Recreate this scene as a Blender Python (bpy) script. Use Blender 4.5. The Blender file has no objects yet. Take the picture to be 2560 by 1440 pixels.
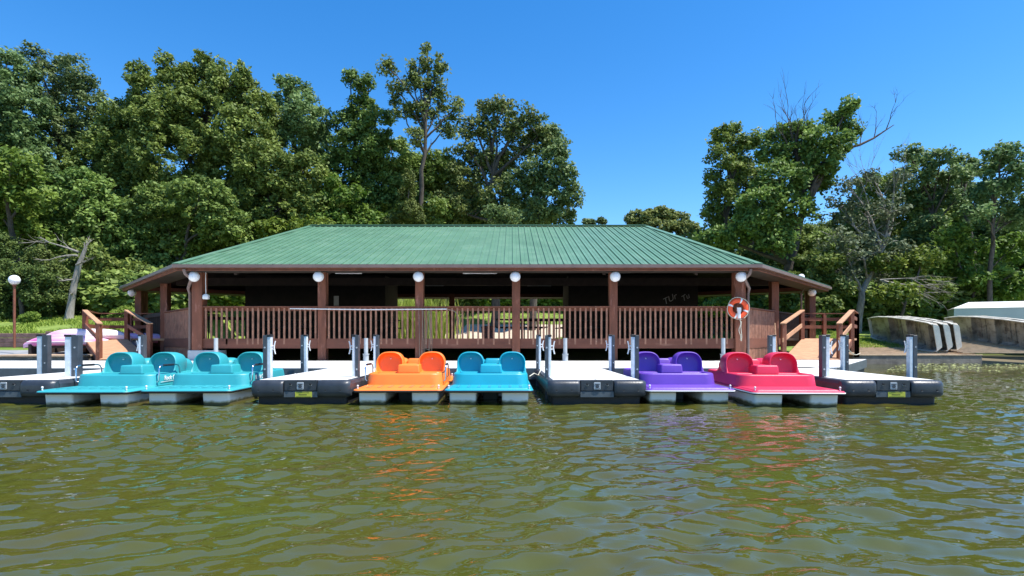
import bpy, bmesh, math, random
import numpy as np
from mathutils import Vector, Matrix, Euler
R = math.radians
random.seed(7); rng = np.random.default_rng(11)

# ------------------------------------------------------------------ camera, sky, sun, exposure
scene = bpy.context.scene
CAM_H, FOC, HOR = 1.12, 1400.0, 846.0          # eye height (m), focal length and horizon row on the 2560 px wide photo
cam = bpy.data.cameras.new('camera'); cam_o = bpy.data.objects.new('camera', cam)
scene.collection.objects.link(cam_o); scene.camera = cam_o
cam.sensor_width = 36; cam.lens = FOC / 2560 * 36; cam.shift_y = (HOR - 720) / 2560
cam.clip_start = 0.05; cam.clip_end = 2000
cam_o.location = (0, 0, CAM_H); cam_o.rotation_euler = (R(90), 0, 0)

SUN_EL, SUN_AZ = 64, 20                          # elevation; azimuth measured from +X towards the camera
world = bpy.data.worlds.new('World'); scene.world = world; world.use_nodes = True
wn, wl = world.node_tree.nodes, world.node_tree.links
sky = wn.new('ShaderNodeTexSky'); sky.sky_type = 'NISHITA'; sky.sun_disc = False
sky.sun_elevation = R(SUN_EL); sky.sun_rotation = R(90 + SUN_AZ)
sky.altitude = 300; sky.air_density = 1.0; sky.dust_density = 0.3; sky.ozone_density = 3.0
hs = wn.new('ShaderNodeHueSaturation'); hs.inputs['Saturation'].default_value = 1.36; hs.inputs['Hue'].default_value = .502
hs.inputs['Value'].default_value = 1.1
wl.new(sky.outputs[0], hs.inputs['Color']); wl.new(hs.outputs[0], wn['Background'].inputs[0])
wn['Background'].inputs[1].default_value = 0.14
sun = bpy.data.lights.new('sun', 'SUN'); sun.energy = 5.0; sun.angle = R(0.53); sun.color = (1, .955, .88)
sun_o = bpy.data.objects.new('sun', sun); scene.collection.objects.link(sun_o)
S = Vector((math.cos(R(SUN_EL)) * math.cos(R(SUN_AZ)), -math.cos(R(SUN_EL)) * math.sin(R(SUN_AZ)), math.sin(R(SUN_EL))))
sun_o.rotation_euler = S.to_track_quat('Z', 'Y').to_euler(); sun_o.location = (20, -10, 40)
scene.view_settings.view_transform = 'Standard'; scene.view_settings.look = 'None'
scene.view_settings.exposure = 0.68; scene.view_settings.gamma = 1
scene.render.engine = 'CYCLES'

def PX(px, Y): return (px - 1280) * Y / FOC
def HZ(py, Y): return CAM_H + (HOR - py) * Y / FOC
def P(px, py, Y): return (PX(px, Y), Y, HZ(py, Y))

# ------------------------------------------------------------------ materials
def nodes_of(name):
    m = bpy.data.materials.new(name); m.use_nodes = True
    nt = m.node_tree
    return m, nt.nodes, nt.links, nt.nodes['Principled BSDF']
def mat(name, col, rough=.6, var=.25, scale=6, bump=0, bscale=40, metal=0, stretch=(1, 1, 1), spec=.5, col2=None, coords='Object', detail=5, dirt=None):
    m, n, l, b = nodes_of(name)
    tc = n.new('ShaderNodeTexCoord'); mp = n.new('ShaderNodeMapping'); mp.inputs['Scale'].default_value = stretch
    l.new(tc.outputs[coords], mp.inputs[0])
    no = n.new('ShaderNodeTexNoise'); no.inputs['Scale'].default_value = scale; no.inputs['Detail'].default_value = detail
    l.new(mp.outputs[0], no.inputs['Vector'])
    cr = n.new('ShaderNodeValToRGB'); l.new(no.outputs[0], cr.inputs[0])
    c2 = col2 or tuple(min(1, c * (1 + var)) for c in col); c1 = col if col2 else tuple(c * (1 - var) for c in col)
    cr.color_ramp.elements[0].position = .32; cr.color_ramp.elements[1].position = .68
    cr.color_ramp.elements[0].color = (*c1, 1); cr.color_ramp.elements[1].color = (*c2, 1)
    out = cr.outputs[0]
    if dirt:                                     # (colour, scale, threshold, amount): blotches of wear
        n2 = n.new('ShaderNodeTexNoise'); n2.inputs['Scale'].default_value = dirt[1]; n2.inputs['Detail'].default_value = 8; n2.inputs['Roughness'].default_value = .7
        l.new(mp.outputs[0], n2.inputs['Vector'])
        r2 = n.new('ShaderNodeValToRGB'); r2.color_ramp.elements[0].position = dirt[2]; r2.color_ramp.elements[1].position = min(1, dirt[2] + .12)
        r2.color_ramp.elements[0].color = (0, 0, 0, 1); r2.color_ramp.elements[1].color = (dirt[3],) * 3 + (1,)
        l.new(n2.outputs[0], r2.inputs[0])
        mx = n.new('ShaderNodeMixRGB'); mx.inputs[2].default_value = (*dirt[0], 1)
        l.new(r2.outputs[0], mx.inputs[0]); l.new(out, mx.inputs[1]); out = mx.outputs[0]
    l.new(out, b.inputs['Base Color'])
    b.inputs['Roughness'].default_value = rough; b.inputs['Metallic'].default_value = metal
    b.inputs['Specular IOR Level'].default_value = spec
    if bump:
        nb = n.new('ShaderNodeTexNoise'); nb.inputs['Scale'].default_value = bscale; nb.inputs['Detail'].default_value = 6
        l.new(mp.outputs[0], nb.inputs['Vector'])
        bp = n.new('ShaderNodeBump'); bp.inputs['Strength'].default_value = bump; bp.inputs['Distance'].default_value = .02
        l.new(nb.outputs[0], bp.inputs['Height']); l.new(bp.outputs[0], b.inputs['Normal'])
    return m
M = {}
M['roof'] = mat('roof_green', (.10, .21, .125), .42, .10, .8, dirt=((.15, .26, .17), 1.6, .5, .6))
M['trim'] = mat('gutter_brown', (.17, .115, .10), .4, .12, 3)
M['wood'] = mat('stained_wood', (.19, .065, .034), .75, .22, 3, .5, 30, stretch=(1, 1, 1), dirt=((.42, .20, .13), 5, .60, .8))
M['baluster'] = mat('weathered_baluster', (.33, .155, .095), .8, .25, 5, .4, 30, dirt=((.52, .36, .28), 7, .6, .6))
M['skirt'] = mat('skirt_slats', (.42, .20, .13), .8, .25, 5, .4, 30, dirt=((.56, .36, .26), 6, .58, .7))  # baluster wood made paler, standing in for stronger sunlight on the slats
M['post'] = mat('post_wood', (.185, .06, .030), .7, .28, 2, .5, 25, stretch=(3, 3, .7), dirt=((.46, .20, .14), 2.2, .56, .85))
M['fascia'] = mat('rim_board_wood', (.17, .060, .035), .8, .2, 1.2, .4, 25, stretch=(.4, 1, 3), dirt=((.34, .18, .12), 2.4, .6, .7))
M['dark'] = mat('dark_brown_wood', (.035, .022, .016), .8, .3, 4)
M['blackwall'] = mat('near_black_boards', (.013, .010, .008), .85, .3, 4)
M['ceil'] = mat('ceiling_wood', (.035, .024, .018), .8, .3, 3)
M['floorw'] = mat('floor_boards', (.10, .06, .04), .7, .3, 4)
M['tan'] = mat('weathered_ramp_wood', (.50, .27, .15), .75, .25, 4, .4, 30, stretch=(1, 5, 1), dirt=((.28, .17, .11), 3, .6, .6))
M['tan2'] = mat('pale_timber', (.42, .30, .19), .85, .25, 3, .5, 30, stretch=(1, 4, 1), dirt=((.2, .15, .1), 3, .58, .7))
M['grey_timber'] = mat('grey_timber', (.20, .17, .14), .9, .3, 3, .6, 20, dirt=((.33, .30, .24), 4, .55, .8))
M['wall_timber'] = mat('retaining_timber', (.17, .10, .085), .9, .3, 3, .6, 20)
M['deck'] = mat('white_dock_deck', (.70, .69, .655), .6, .06, 5, .3, 60, dirt=((.45, .42, .36), 1.9, .56, .5))
M['seam'] = mat('deck_seam', (.16, .16, .155), .7, .1)
M['bumper'] = mat('black_bumper_plastic', (.034, .041, .051), .38, .3, 4, .15, 50, dirt=((.09, .10, .11), 4, .6, .5))
M['plate'] = mat('grey_plate', (.085, .105, .12), .45, .2, 6)
M['alu'] = mat('galvanised_post', (.60, .66, .70), .45, .15, 7, .1, 30, metal=.0)
M['aludark'] = mat('dark_channel', (.05, .06, .075), .4, .2, 6)
M['white'] = mat('white_plastic', (.78, .78, .77), .45, .05)
M['yellow'] = mat('yellow_label', (.52, .52, .05), .5, .08)
M['black'] = mat('black_rubber', (.012, .012, .014), .55, .2)
M['chrome'] = mat('chrome', (.7, .72, .74), .18, .05, metal=1)
M['pvc'] = mat('grey_pvc', (.38, .42, .45), .4, .1)
M['cord'] = mat('brown_cord', (.26, .22, .17), .9, .2, 40)
M['rope'] = mat('rope', (.55, .52, .42), .9, .2, 40)
M['redpl'] = mat('life_ring_orange', (.85, .09, .02), .4, .1)
M['jon'] = mat('aluminium_hull', (.36, .335, .28), .5, .25, 2.5, .15, 30, metal=.35, dirt=((.12, .10, .08), 3, .5, .8))
M['jonrim'] = mat('gunwale', (.68, .66, .58), .5, .12, 4, metal=.1)
M['container'] = mat('pale_trailer', (.42, .50, .46), .5, .06, 1)
M['containertop'] = mat('white_trailer_roof', (.74, .75, .73), .5, .06, 1)
M['paper'] = mat('paper', (.5, .52, .55), .8, .05)
M['graffiti'] = mat('white_paint', (.30, .30, .31), .8, .05)
M['concrete'] = mat('grey_apron', (.26, .27, .28), .9, .2, 1.5, .3, 30)
M['bin'] = mat('brown_bin', (.22, .075, .05), .7, .2)
M['pink'] = mat('pink_hull', (.78, .16, .42), .4, .1, 1.2, col2=(.80, .55, .70), stretch=(.25, 5, 1), detail=1)
M['lav'] = mat('lavender_hull', (.30, .36, .72), .4, .1, 1.2, col2=(.62, .60, .80), stretch=(.25, 5, 1), detail=1)
M['pale'] = mat('pale_pink_hull', (.76, .40, .60), .4, .1, 1.2, col2=(.78, .76, .80), stretch=(.25, 5, 1), detail=1)
# boat plastics
def boat_mat(name, c):
    return mat(name, c, .42, .06, 2.5, .12, 90, dirt=(tuple(min(1, x * .7 + .16) for x in c), 7, .62, .5))
M['teal'] = boat_mat('teal_plastic', (.035, .33, .365)); M['orange'] = boat_mat('orange_plastic', (.93, .225, .03))
M['cyan'] = boat_mat('turquoise_plastic', (.010, .33, .44)); M['purple'] = boat_mat('purple_plastic', (.135, .055, .40))
M['red'] = boat_mat('red_plastic', (.64, .030, .085))
# pontoon: white with an algae line near the water
def pontoon_mat():
    m, n, l, b = nodes_of('pontoon_white')
    tc = n.new('ShaderNodeTexCoord'); sp = n.new('ShaderNodeSeparateXYZ'); l.new(tc.outputs['Object'], sp.inputs[0])
    no = n.new('ShaderNodeTexNoise'); no.inputs['Scale'].default_value = 9; no.inputs['Detail'].default_value = 6; l.new(tc.outputs['Object'], no.inputs['Vector'])
    ma = n.new('ShaderNodeMath'); ma.operation = 'MULTIPLY_ADD'; ma.inputs[1].default_value = -.07; l.new(no.outputs[0], ma.inputs[0]); l.new(sp.outputs[2], ma.inputs[2])
    cr = n.new('ShaderNodeValToRGB'); e = cr.color_ramp.elements
    e[0].position = 0.0; e[0].color = (.10, .085, .035, 1); e[1].position = .05; e[1].color = (.80, .80, .77, 1)
    a = e.new(.02); a.color = (.42, .38, .24, 1)
    l.new(ma.outputs[0], cr.inputs[0]); l.new(cr.outputs[0], b.inputs['Base Color']); b.inputs['Roughness'].default_value = .5
    return m
M['pontoon'] = pontoon_mat()
def globe_mat():
    m, n, l, b = nodes_of('opal_globe'); b.inputs['Base Color'].default_value = (.82, .82, .82, 1); b.inputs['Roughness'].default_value = .25
    b.inputs['Subsurface Weight'].default_value = .3; b.inputs['Subsurface Radius'].default_value = (.1, .1, .1)
    return m
M['globe'] = globe_mat()
def leaf_mat(name, c0, c1, trans=.30, rough=.6):
    m, n, l, b = nodes_of(name)
    at = n.new('ShaderNodeAttribute'); at.attribute_name = 'tint'
    cr = n.new('ShaderNodeValToRGB'); e = cr.color_ramp.elements
    e[0].color = (*c0, 1); e[1].color = (*c1, 1); l.new(at.outputs['Fac'], cr.inputs[0])
    oi = n.new('ShaderNodeObjectInfo'); hv = n.new('ShaderNodeHueSaturation'); l.new(cr.outputs[0], hv.inputs['Color'])
    a1 = n.new('ShaderNodeMapRange'); a1.inputs['To Min'].default_value = .485; a1.inputs['To Max'].default_value = .515; l.new(oi.outputs['Random'], a1.inputs[0]); l.new(a1.outputs[0], hv.inputs['Hue'])
    a2 = n.new('ShaderNodeMath'); a2.operation = 'FRACT'; a3 = n.new('ShaderNodeMath'); a3.operation = 'MULTIPLY'; a3.inputs[1].default_value = 7.31; l.new(oi.outputs['Random'], a3.inputs[0]); l.new(a3.outputs[0], a2.inputs[0])
    a4 = n.new('ShaderNodeMapRange'); a4.inputs['To Min'].default_value = .92; a4.inputs['To Max'].default_value = 1.38; l.new(a2.outputs[0], a4.inputs[0]); l.new(a4.outputs[0], hv.inputs['Value'])
    l.new(hv.outputs[0], b.inputs['Base Color']); b.inputs['Roughness'].default_value = rough; b.inputs['Specular IOR Level'].default_value = .3
    tr = n.new('ShaderNodeBsdfTranslucent'); l.new(hv.outputs[0], tr.inputs[0])
    mx = n.new('ShaderNodeMixShader'); mx.inputs[0].default_value = trans
    l.new(b.outputs[0], mx.inputs[1]); l.new(tr.outputs[0], mx.inputs[2]); l.new(mx.outputs[0], n['Material Output'].inputs[0])
    return m
M['oak'] = leaf_mat('oak_leaves', (.042, .082, .014), (.235, .31, .07))
M['oakb'] = leaf_mat('bluish_leaves', (.042, .088, .024), (.22, .305, .11))
M['bright'] = leaf_mat('bright_leaves', (.05, .11, .012), (.23, .32, .05), .35)
M['olive'] = leaf_mat('olive_leaves', (.045, .085, .02), (.24, .27, .08))
M['cedar'] = leaf_mat('cedar_needles', (.045, .08, .015), (.12, .15, .03), .15, .7)
M['sparse'] = leaf_mat('grey_green_needles', (.06, .085, .04), (.15, .17, .09), .2, .7)
M['grass'] = leaf_mat('grass_blades', (.10, .17, .02), (.30, .36, .06), .3, .7)
M['tallgrass'] = leaf_mat('tall_grass_blades', (.16, .26, .03), (.45, .52, .12), .35, .7)
M['weed'] = leaf_mat('floating_leaves', (.14, .15, .05), (.36, .36, .14), .1, .6)
M['bark'] = mat('bark', (.085, .07, .055), .95, .35, 4, .9, 18, stretch=(3, 3, .7))
M['barkgrey'] = mat('grey_dead_bark', (.27, .245, .21), .95, .3, 5, .9, 18, stretch=(3, 3, .7))
def ground_mat():
    m, n, l, b = nodes_of('ground')
    tc = n.new('ShaderNodeTexCoord'); sp = n.new('ShaderNodeSeparateXYZ'); l.new(tc.outputs['Object'], sp.inputs[0])
    no = n.new('ShaderNodeTexNoise'); no.inputs['Scale'].default_value = 1.2; no.inputs['Detail'].default_value = 10; l.new(tc.outputs['Object'], no.inputs['Vector'])
    g = n.new('ShaderNodeValToRGB'); e = g.color_ramp.elements; e[0].position = .35; e[1].position = .65
    e[0].color = (.115, .18, .025, 1); e[1].color = (.22, .29, .055, 1); l.new(no.outputs[0], g.inputs[0])
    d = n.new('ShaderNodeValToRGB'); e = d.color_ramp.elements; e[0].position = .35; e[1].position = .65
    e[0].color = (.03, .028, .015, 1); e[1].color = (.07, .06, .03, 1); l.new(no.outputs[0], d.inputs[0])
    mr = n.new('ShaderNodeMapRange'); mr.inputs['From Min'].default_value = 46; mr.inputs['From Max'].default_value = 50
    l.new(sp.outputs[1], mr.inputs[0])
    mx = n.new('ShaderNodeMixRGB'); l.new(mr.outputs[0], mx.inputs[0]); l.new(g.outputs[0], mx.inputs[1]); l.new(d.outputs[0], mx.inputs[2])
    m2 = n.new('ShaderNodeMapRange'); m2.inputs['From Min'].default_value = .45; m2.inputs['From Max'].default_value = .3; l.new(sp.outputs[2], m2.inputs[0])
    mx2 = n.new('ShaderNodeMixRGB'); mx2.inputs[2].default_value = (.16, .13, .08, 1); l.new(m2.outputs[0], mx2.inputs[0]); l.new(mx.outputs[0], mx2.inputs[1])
    l.new(mx2.outputs[0], b.inputs['Base Color']); b.inputs['Roughness'].default_value = 1
    return m
M['ground'] = ground_mat()
M['gravel'] = mat('gravel', (.50, .41, .30), .95, .15, 3, .5, 60)
def water_mat():
    m, n, l, b = nodes_of('lake_water')
    tc = n.new('ShaderNodeTexCoord')
    no = n.new('ShaderNodeTexNoise'); no.inputs['Scale'].default_value = .7; no.inputs['Detail'].default_value = 5; l.new(tc.outputs['Object'], no.inputs['Vector'])
    cr = n.new('ShaderNodeValToRGB'); e = cr.color_ramp.elements; e[0].position = .3; e[1].position = .7
    e[0].color = (.068, .060, .011, 1); e[1].color = (.062, .076, .011, 1); l.new(no.outputs[0], cr.inputs[0]); l.new(cr.outputs[0], b.inputs['Base Color'])
    b.inputs['Roughness'].default_value = .02; b.inputs['IOR'].default_value = 1.6; b.inputs['Specular IOR Level'].default_value = .5
    mp = n.new('ShaderNodeMapping'); mp.inputs['Scale'].default_value = (1, 1.7, 1); mp.inputs['Rotation'].default_value = (0, 0, R(-14)); l.new(tc.outputs['Object'], mp.inputs[0])
    n1 = n.new('ShaderNodeTexNoise'); n1.inputs['Scale'].default_value = 8; n1.inputs['Detail'].default_value = 2; n1.inputs['Distortion'].default_value = .6; l.new(mp.outputs[0], n1.inputs['Vector'])
    bp = n.new('ShaderNodeBump'); bp.inputs['Strength'].default_value = .16; bp.inputs['Distance'].default_value = .02
    n2 = n.new('ShaderNodeTexNoise'); n2.inputs['Scale'].default_value = 24; n2.inputs['Detail'].default_value = 1; l.new(mp.outputs[0], n2.inputs['Vector'])
    ad = n.new('ShaderNodeMath'); ad.operation = 'MULTIPLY_ADD'; ad.inputs[1].default_value = .06; l.new(n2.outputs[0], ad.inputs[0]); l.new(n1.outputs[0], ad.inputs[2])
    l.new(ad.outputs[0], bp.inputs['Height']); l.new(bp.outputs[0], b.inputs['Normal'])
    return m
M['water'] = water_mat()

# ------------------------------------------------------------------ helpers
COL = scene.collection
def tag(o, label=None, cat=None, group=None, kind=None):
    if label: o['label'] = label
    if cat: o['category'] = cat
    if group: o['group'] = group
    if kind: o['kind'] = kind
    return o
def empty(name, loc=(0, 0, 0), rz=0, label=None, cat=None, group=None):
    o = bpy.data.objects.new(name, None); COL.objects.link(o); o.location = loc; o.rotation_euler = (0, 0, rz)
    o.empty_display_size = .2
    return tag(o, label, cat, group)
def kids(o): return [c for c in bpy.data.objects if c.parent == o]
def copy_tree(o, parent=None):
    c = o.copy(); COL.objects.link(c); c.parent = parent
    for ch in kids(o): copy_tree(ch, c)
    return c
class MB:
    def __init__(s): s.v, s.f, s.sm = [], [], []
    def add(s, vs, fs, smooth=False):
        k = len(s.v); s.v += [tuple(v) for v in vs]; s.f += [tuple(i + k for i in f) for f in fs]; s.sm += [smooth] * len(fs)
    def box(s, x0, x1, y0, y1, z0, z1):
        s.add([(x0, y0, z0), (x1, y0, z0), (x1, y1, z0), (x0, y1, z0), (x0, y0, z1), (x1, y0, z1), (x1, y1, z1), (x0, y1, z1)],
              [(0, 3, 2, 1), (4, 5, 6, 7), (0, 1, 5, 4), (1, 2, 6, 5), (2, 3, 7, 6), (3, 0, 4, 7)])
    def bar(s, a, b, w, h, up=(0, 0, 1)):        # rectangular bar from a to b
        a, b = Vector(a), Vector(b); d = (b - a).normalized(); up = Vector(up)
        if abs(d.dot(up)) > .99: up = Vector((0, 1, 0))
        r = d.cross(up).normalized() * w / 2; u = r.cross(d).normalized() * h / 2
        s.add([a - r - u, a + r - u, a + r + u, a - r + u, b - r - u, b + r - u, b + r + u, b - r + u],
              [(0, 1, 2, 3), (4, 7, 6, 5), (0, 4, 5, 1), (1, 5, 6, 2), (2, 6, 7, 3), (3, 7, 4, 0)])
    def tube(s, pts, rad, n=8, cap=True):
        pts = [Vector(p) for p in pts]
        if not hasattr(rad, '__len__'): rad = [rad] * len(pts)
        rings = []; prev = None
        for i, p in enumerate(pts):
            d = (pts[min(i + 1, len(pts) - 1)] - pts[max(i - 1, 0)])
            d = d.normalized() if d.length > 1e-9 else Vector((0, 0, 1))
            if prev is None:
                ref = Vector((0, 0, 1)) if abs(d.z) < .9 else Vector((1, 0, 0)); u = d.cross(ref).normalized()
            else:
                u = (prev - d * prev.dot(d)); u = u.normalized() if u.length > 1e-6 else d.orthogonal().normalized()
            prev = u; w = d.cross(u)
            rings.append([p + (u * math.cos(2 * math.pi * k / n) + w * math.sin(2 * math.pi * k / n)) * rad[i] for k in range(n)])
        s.loft(rings, cap, cap)
    def loft(s, rings, cap0=True, cap1=True, smooth=True, closed=True):
        n = len(rings[0]); vs = [v for r in rings for v in r]; fs = []
        for i in range(len(rings) - 1):
            for k in range(n if closed else n - 1):
                k2 = (k + 1) % n; fs.append((i * n + k, i * n + k2, (i + 1) * n + k2, (i + 1) * n + k))
        s.add(vs, fs, smooth)
        if cap0: s.add(rings[0], [tuple(range(n))[::-1]])
        if cap1: s.add(rings[-1], [tuple(range(n))])
    def sphere(s, c, r, nu=20, nv=12, sz=1):
        rings = [[(c[0] + r * math.sin(math.pi * j / nv) * math.cos(2 * math.pi * i / nu), c[1] + r * math.sin(math.pi * j / nv) * math.sin(2 * math.pi * i / nu), c[2] - sz * r * math.cos(math.pi * j / nv)) for i in range(nu)] for j in range(nv + 1)]
        s.loft(rings, False, False)
    def build(s, name, m, parent=None, bevel=0, seg=2):
        me = bpy.data.meshes.new(name); me.from_pydata(s.v, [], s.f); me.polygons.foreach_set('use_smooth', s.sm)
        me.materials.append(m); me.update()
        if bevel:
            bm = bmesh.new(); bm.from_mesh(me); bmesh.ops.remove_doubles(bm, verts=bm.verts, dist=1e-5)
            bmesh.ops.recalc_face_normals(bm, faces=bm.faces)
            ed = [e for e in bm.edges if len(e.link_faces) == 2 and e.calc_face_angle(0) > .6]
            bmesh.ops.bevel(bm, geom=ed, offset=bevel, segments=seg, affect='EDGES', profile=.6, clamp_overlap=True)
            bm.to_mesh(me); bm.free()
        o = bpy.data.objects.new(name, me); COL.objects.link(o); o.parent = parent
        return o
def rrect(w, d, r, cx, cy, z, n=6):
    pts = []
    for (sx, sy, a0) in ((1, 1, 0), (-1, 1, 90), (-1, -1, 180), (1, -1, 270)):
        for k in range(n + 1):
            a = R(a0 + 90 * k / n); pts.append((cx + sx * (w / 2 - r) + r * math.cos(a), cy + sy * (d / 2 - r) + r * math.sin(a), z))
    return pts
def text_mesh(name, body, size, m, parent, loc, rot, shear=0, extrude=.002, weight=0):
    cu = bpy.data.curves.new(name, 'FONT'); cu.body = body; cu.size = size; cu.shear = shear; cu.extrude = extrude; cu.offset = weight
    cu.align_x = 'CENTER'; cu.align_y = 'CENTER'
    t = bpy.data.objects.new('tmp', cu); COL.objects.link(t); dg = bpy.context.evaluated_depsgraph_get(); dg.update()
    me = bpy.data.meshes.new_from_object(t.evaluated_get(dg)); bpy.data.objects.remove(t); me.name = name
    me.materials.clear(); me.materials.append(m)
    o = bpy.data.objects.new(name, me); COL.objects.link(o); o.parent = parent; o.location = loc; o.rotation_euler = rot
    return o

# ------------------------------------------------------------------ ground and lake
def sstep(a, b, x): t = np.clip((x - a) / (b - a), 0, 1); return t * t * (3 - 2 * t)
CX = -1.5
def shore(x):
    return 21.5 + 3.0 * sstep(11, 13.5, x) - 1.8 * sstep(-14.5, -17, x)
def T(x, y):
    x = np.asarray(x, float); y = np.asarray(y, float); d = y - shore(x)
    h = np.interp(d, [-12, -3, -.3, .2, 1.2, 4.5, 9], [-2.5, -1.2, -.35, .30, .42, .78, .95])
    mid = np.interp(y, [30, 34, 37, 45, 60, 90, 140], [0, .05, .35, 2.2, 4.3, 10, 16])
    left = sstep(-17.3, -18.6, x) * np.interp(y, [22.9, 23.2, 28, 34, 45, 60], [0, .42, 1.15, 1.6, 1.3, .6])
    right = sstep(12, 15, x) * np.interp(y, [24.5, 29, 34, 40, 60], [0, .22, .55, .5, -.6])
    return h + mid + left + right + .05 * np.sin(x * .9) * np.sin(y * .7) * sstep(28, 36, y)
def grid_mesh(name, xs, ys, zf, m, smooth=True):
    X, Y = np.meshgrid(xs, ys); Z = zf(X, Y); ny, nx = X.shape
    co = np.stack([X, Y, Z], -1).reshape(-1, 3).astype(np.float32)
    i = np.arange(nx * ny).reshape(ny, nx); q = np.stack([i[:-1, :-1], i[:-1, 1:], i[1:, 1:], i[1:, :-1]], -1).reshape(-1)
    return raw_mesh(name, co, q, 4, m, smooth)
def raw_mesh(name, co, loops, nper, m, smooth, tint=None):
    me = bpy.data.meshes.new(name); nf = len(loops) // nper
    me.vertices.add(len(co)); me.vertices.foreach_set('co', np.ascontiguousarray(co, np.float32).ravel())
    me.loops.add(len(loops)); me.loops.foreach_set('vertex_index', np.ascontiguousarray(loops, np.int32).ravel())
    me.polygons.add(nf); me.polygons.foreach_set('loop_start', np.arange(0, nf * nper, nper, dtype=np.int32)); me.polygons.foreach_set('loop_total', np.full(nf, nper, np.int32))
    me.polygons.foreach_set('use_smooth', np.full(nf, smooth, bool))
    if tint is not None:
        a = me.attributes.new('tint', 'FLOAT', 'POINT'); a.data.foreach_set('value', tint.astype(np.float32))
    me.materials.append(m); me.update(calc_edges=True)
    return me
def link(name, me, parent=None):
    o = bpy.data.objects.new(name, me); COL.objects.link(o); o.parent = parent; return o
xs = np.unique(np.concatenate([np.linspace(-160, -40, 30), np.linspace(-40, 40, 161), np.linspace(40, 160, 30)]))
ys = np.unique(np.concatenate([np.linspace(8, 20, 8), np.linspace(20, 48, 113), np.linspace(48, 180, 60)]))
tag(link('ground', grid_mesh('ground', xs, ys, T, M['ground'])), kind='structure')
# lake
WV = []
for k in range(90):
    lam = math.exp(random.uniform(math.log(.14), math.log(.72))); th = R(random.gauss(108, 32))
    WV.append((2 * math.pi / lam, math.cos(th), math.sin(th), random.uniform(0, 6.28), .0054 * lam ** 1.02 * random.uniform(.5, 1.3), lam))
def wave(X, Y, sp):
    Z = np.zeros_like(X)
    wx = X + .12 * np.sin(1.3 * Y + .7 * X); wy = Y + .10 * np.sin(1.1 * X - .6 * Y)
    for (k, cx, cy, ph, a, lam) in WV:
        att = np.clip((lam / sp - 2.2) / 2, 0, 1); c = np.sin(k * (wx * cx + wy * cy) + ph)
        Z += a * att * (c + .25 * np.cos(2 * (k * (wx * cx + wy * cy) + ph)))
    gust = .55 + .65 * (.5 + .5 * np.sin(.45 * X + .35 * Y + 1.0)) * (.6 + .4 * np.sin(.9 * Y - .5 * X))
    calm = (1 - .7 * sstep(13, 22, Y)) * (.78 + .22 * sstep(3.5, 7, Y))
    return Z * gust * calm
yy = np.exp(np.arange(math.log(.9), math.log(30), .0062)); uu = np.arange(-1.3, 1.3, .0042)
U, Yw = np.meshgrid(uu, yy); Xw = U * Yw; Zw = wave(Xw, Yw, np.maximum(Yw * .006, .008))
co = np.stack([Xw, Yw, Zw], -1).reshape(-1, 3); nn = U.shape
i = np.arange(nn[0] * nn[1]).reshape(nn); q = np.stack([i[:-1, :-1], i[:-1, 1:], i[1:, 1:], i[1:, :-1]], -1).reshape(-1)
k = len(co); co = np.vstack([co, [(-160, -60, -.08), (160, -60, -.08), (160, 40, -.08), (-160, 40, -.08)]])
q = np.concatenate([q, [k, k + 1, k + 2, k + 3]])
tag(link('water', raw_mesh('water', co, q, 4, M['water'], True)), kind='structure')
# gravel path behind the pavilion and concrete apron on the left shore
def drape(name, pts, m, dz):
    a = np.array(pts, float); n = len(a) // 2; L, Rr = a[:n], a[n:]
    rows = []
    for j in range(n):
        for t in np.linspace(0, 1, 9): p = L[j] * (1 - t) + Rr[j] * t; rows.append((p[0], p[1], float(T(p[0], p[1])) + dz))
    mb = MB(); fs = [(j * 9 + c, j * 9 + c + 1, (j + 1) * 9 + c + 1, (j + 1) * 9 + c) for j in range(n - 1) for c in range(8)]
    mb.add(rows, fs, True); return tag(mb.build(name, m), kind='structure')
yl = np.linspace(29.7, 40.5, 22)
drape('path', [(-5.2 + .28 * (y - 34) + .25 * math.sin(y), y) for y in yl] + [(1.6 + .9 * max(0, y - 34) ** .9, y) for y in yl], M['gravel'], .02)
yl = np.linspace(19.95, 22.9, 9)
drape('apron', [(-30, y) for y in yl] + [(-14.9, y) for y in yl], M['concrete'], .02)

# ------------------------------------------------------------------ pavilion
pav = empty('pavilion', (0, 0, 0), 0, 'long open lakeside pavilion with green metal hip roof and brown railings', 'pavilion')
EAVE, RIDGE = 3.40, 6.25
E = [(-10.4, 17.3), (7.65, 17.3), (14.1, 24.9), (14.1, 25.4), (7.65, 29.7), (-10.4, 29.7), (-17.35, 25.4), (-17.35, 24.9)]
RL, RR = (-9.2, 25.65), (6.1, 25.65)
def offset(poly, d):                              # inward offset of a CCW polygon
    n = len(poly); out = []
    for i in range(n):
        p0, p1, p2 = Vector(poly[i - 1]), Vector(poly[i]), Vector(poly[(i + 1) % n])
        a = (p1 - p0).normalized(); b = (p2 - p1).normalized(); na = Vector((-a.y, a.x)); nb = Vector((-b.y, b.x))
        m = (na + nb).normalized(); out.append(tuple(p1 + m * d / max(.3, m.dot(na))))
    return out
def v3(p, z): return Vector((p[0], p[1], z))
planes = []
apex = [(RL, RR), (RR,), (RR,), (RR,), (RR, RL), (RL,), (RL,), (RL,)]
for i in range(8):
    a, b = v3(E[i], EAVE), v3(E[(i + 1) % 8], EAVE)
    if i == 0: poly = [a, b, v3(RR, RIDGE), v3(RL, RIDGE)]
    elif i == 4: poly = [a, b, v3(RL, RIDGE), v3(RR, RIDGE)]
    else: poly = [a, b, v3(apex[i][0], RIDGE)]
    planes.append(poly)
rf = MB(); un = MB()
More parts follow.
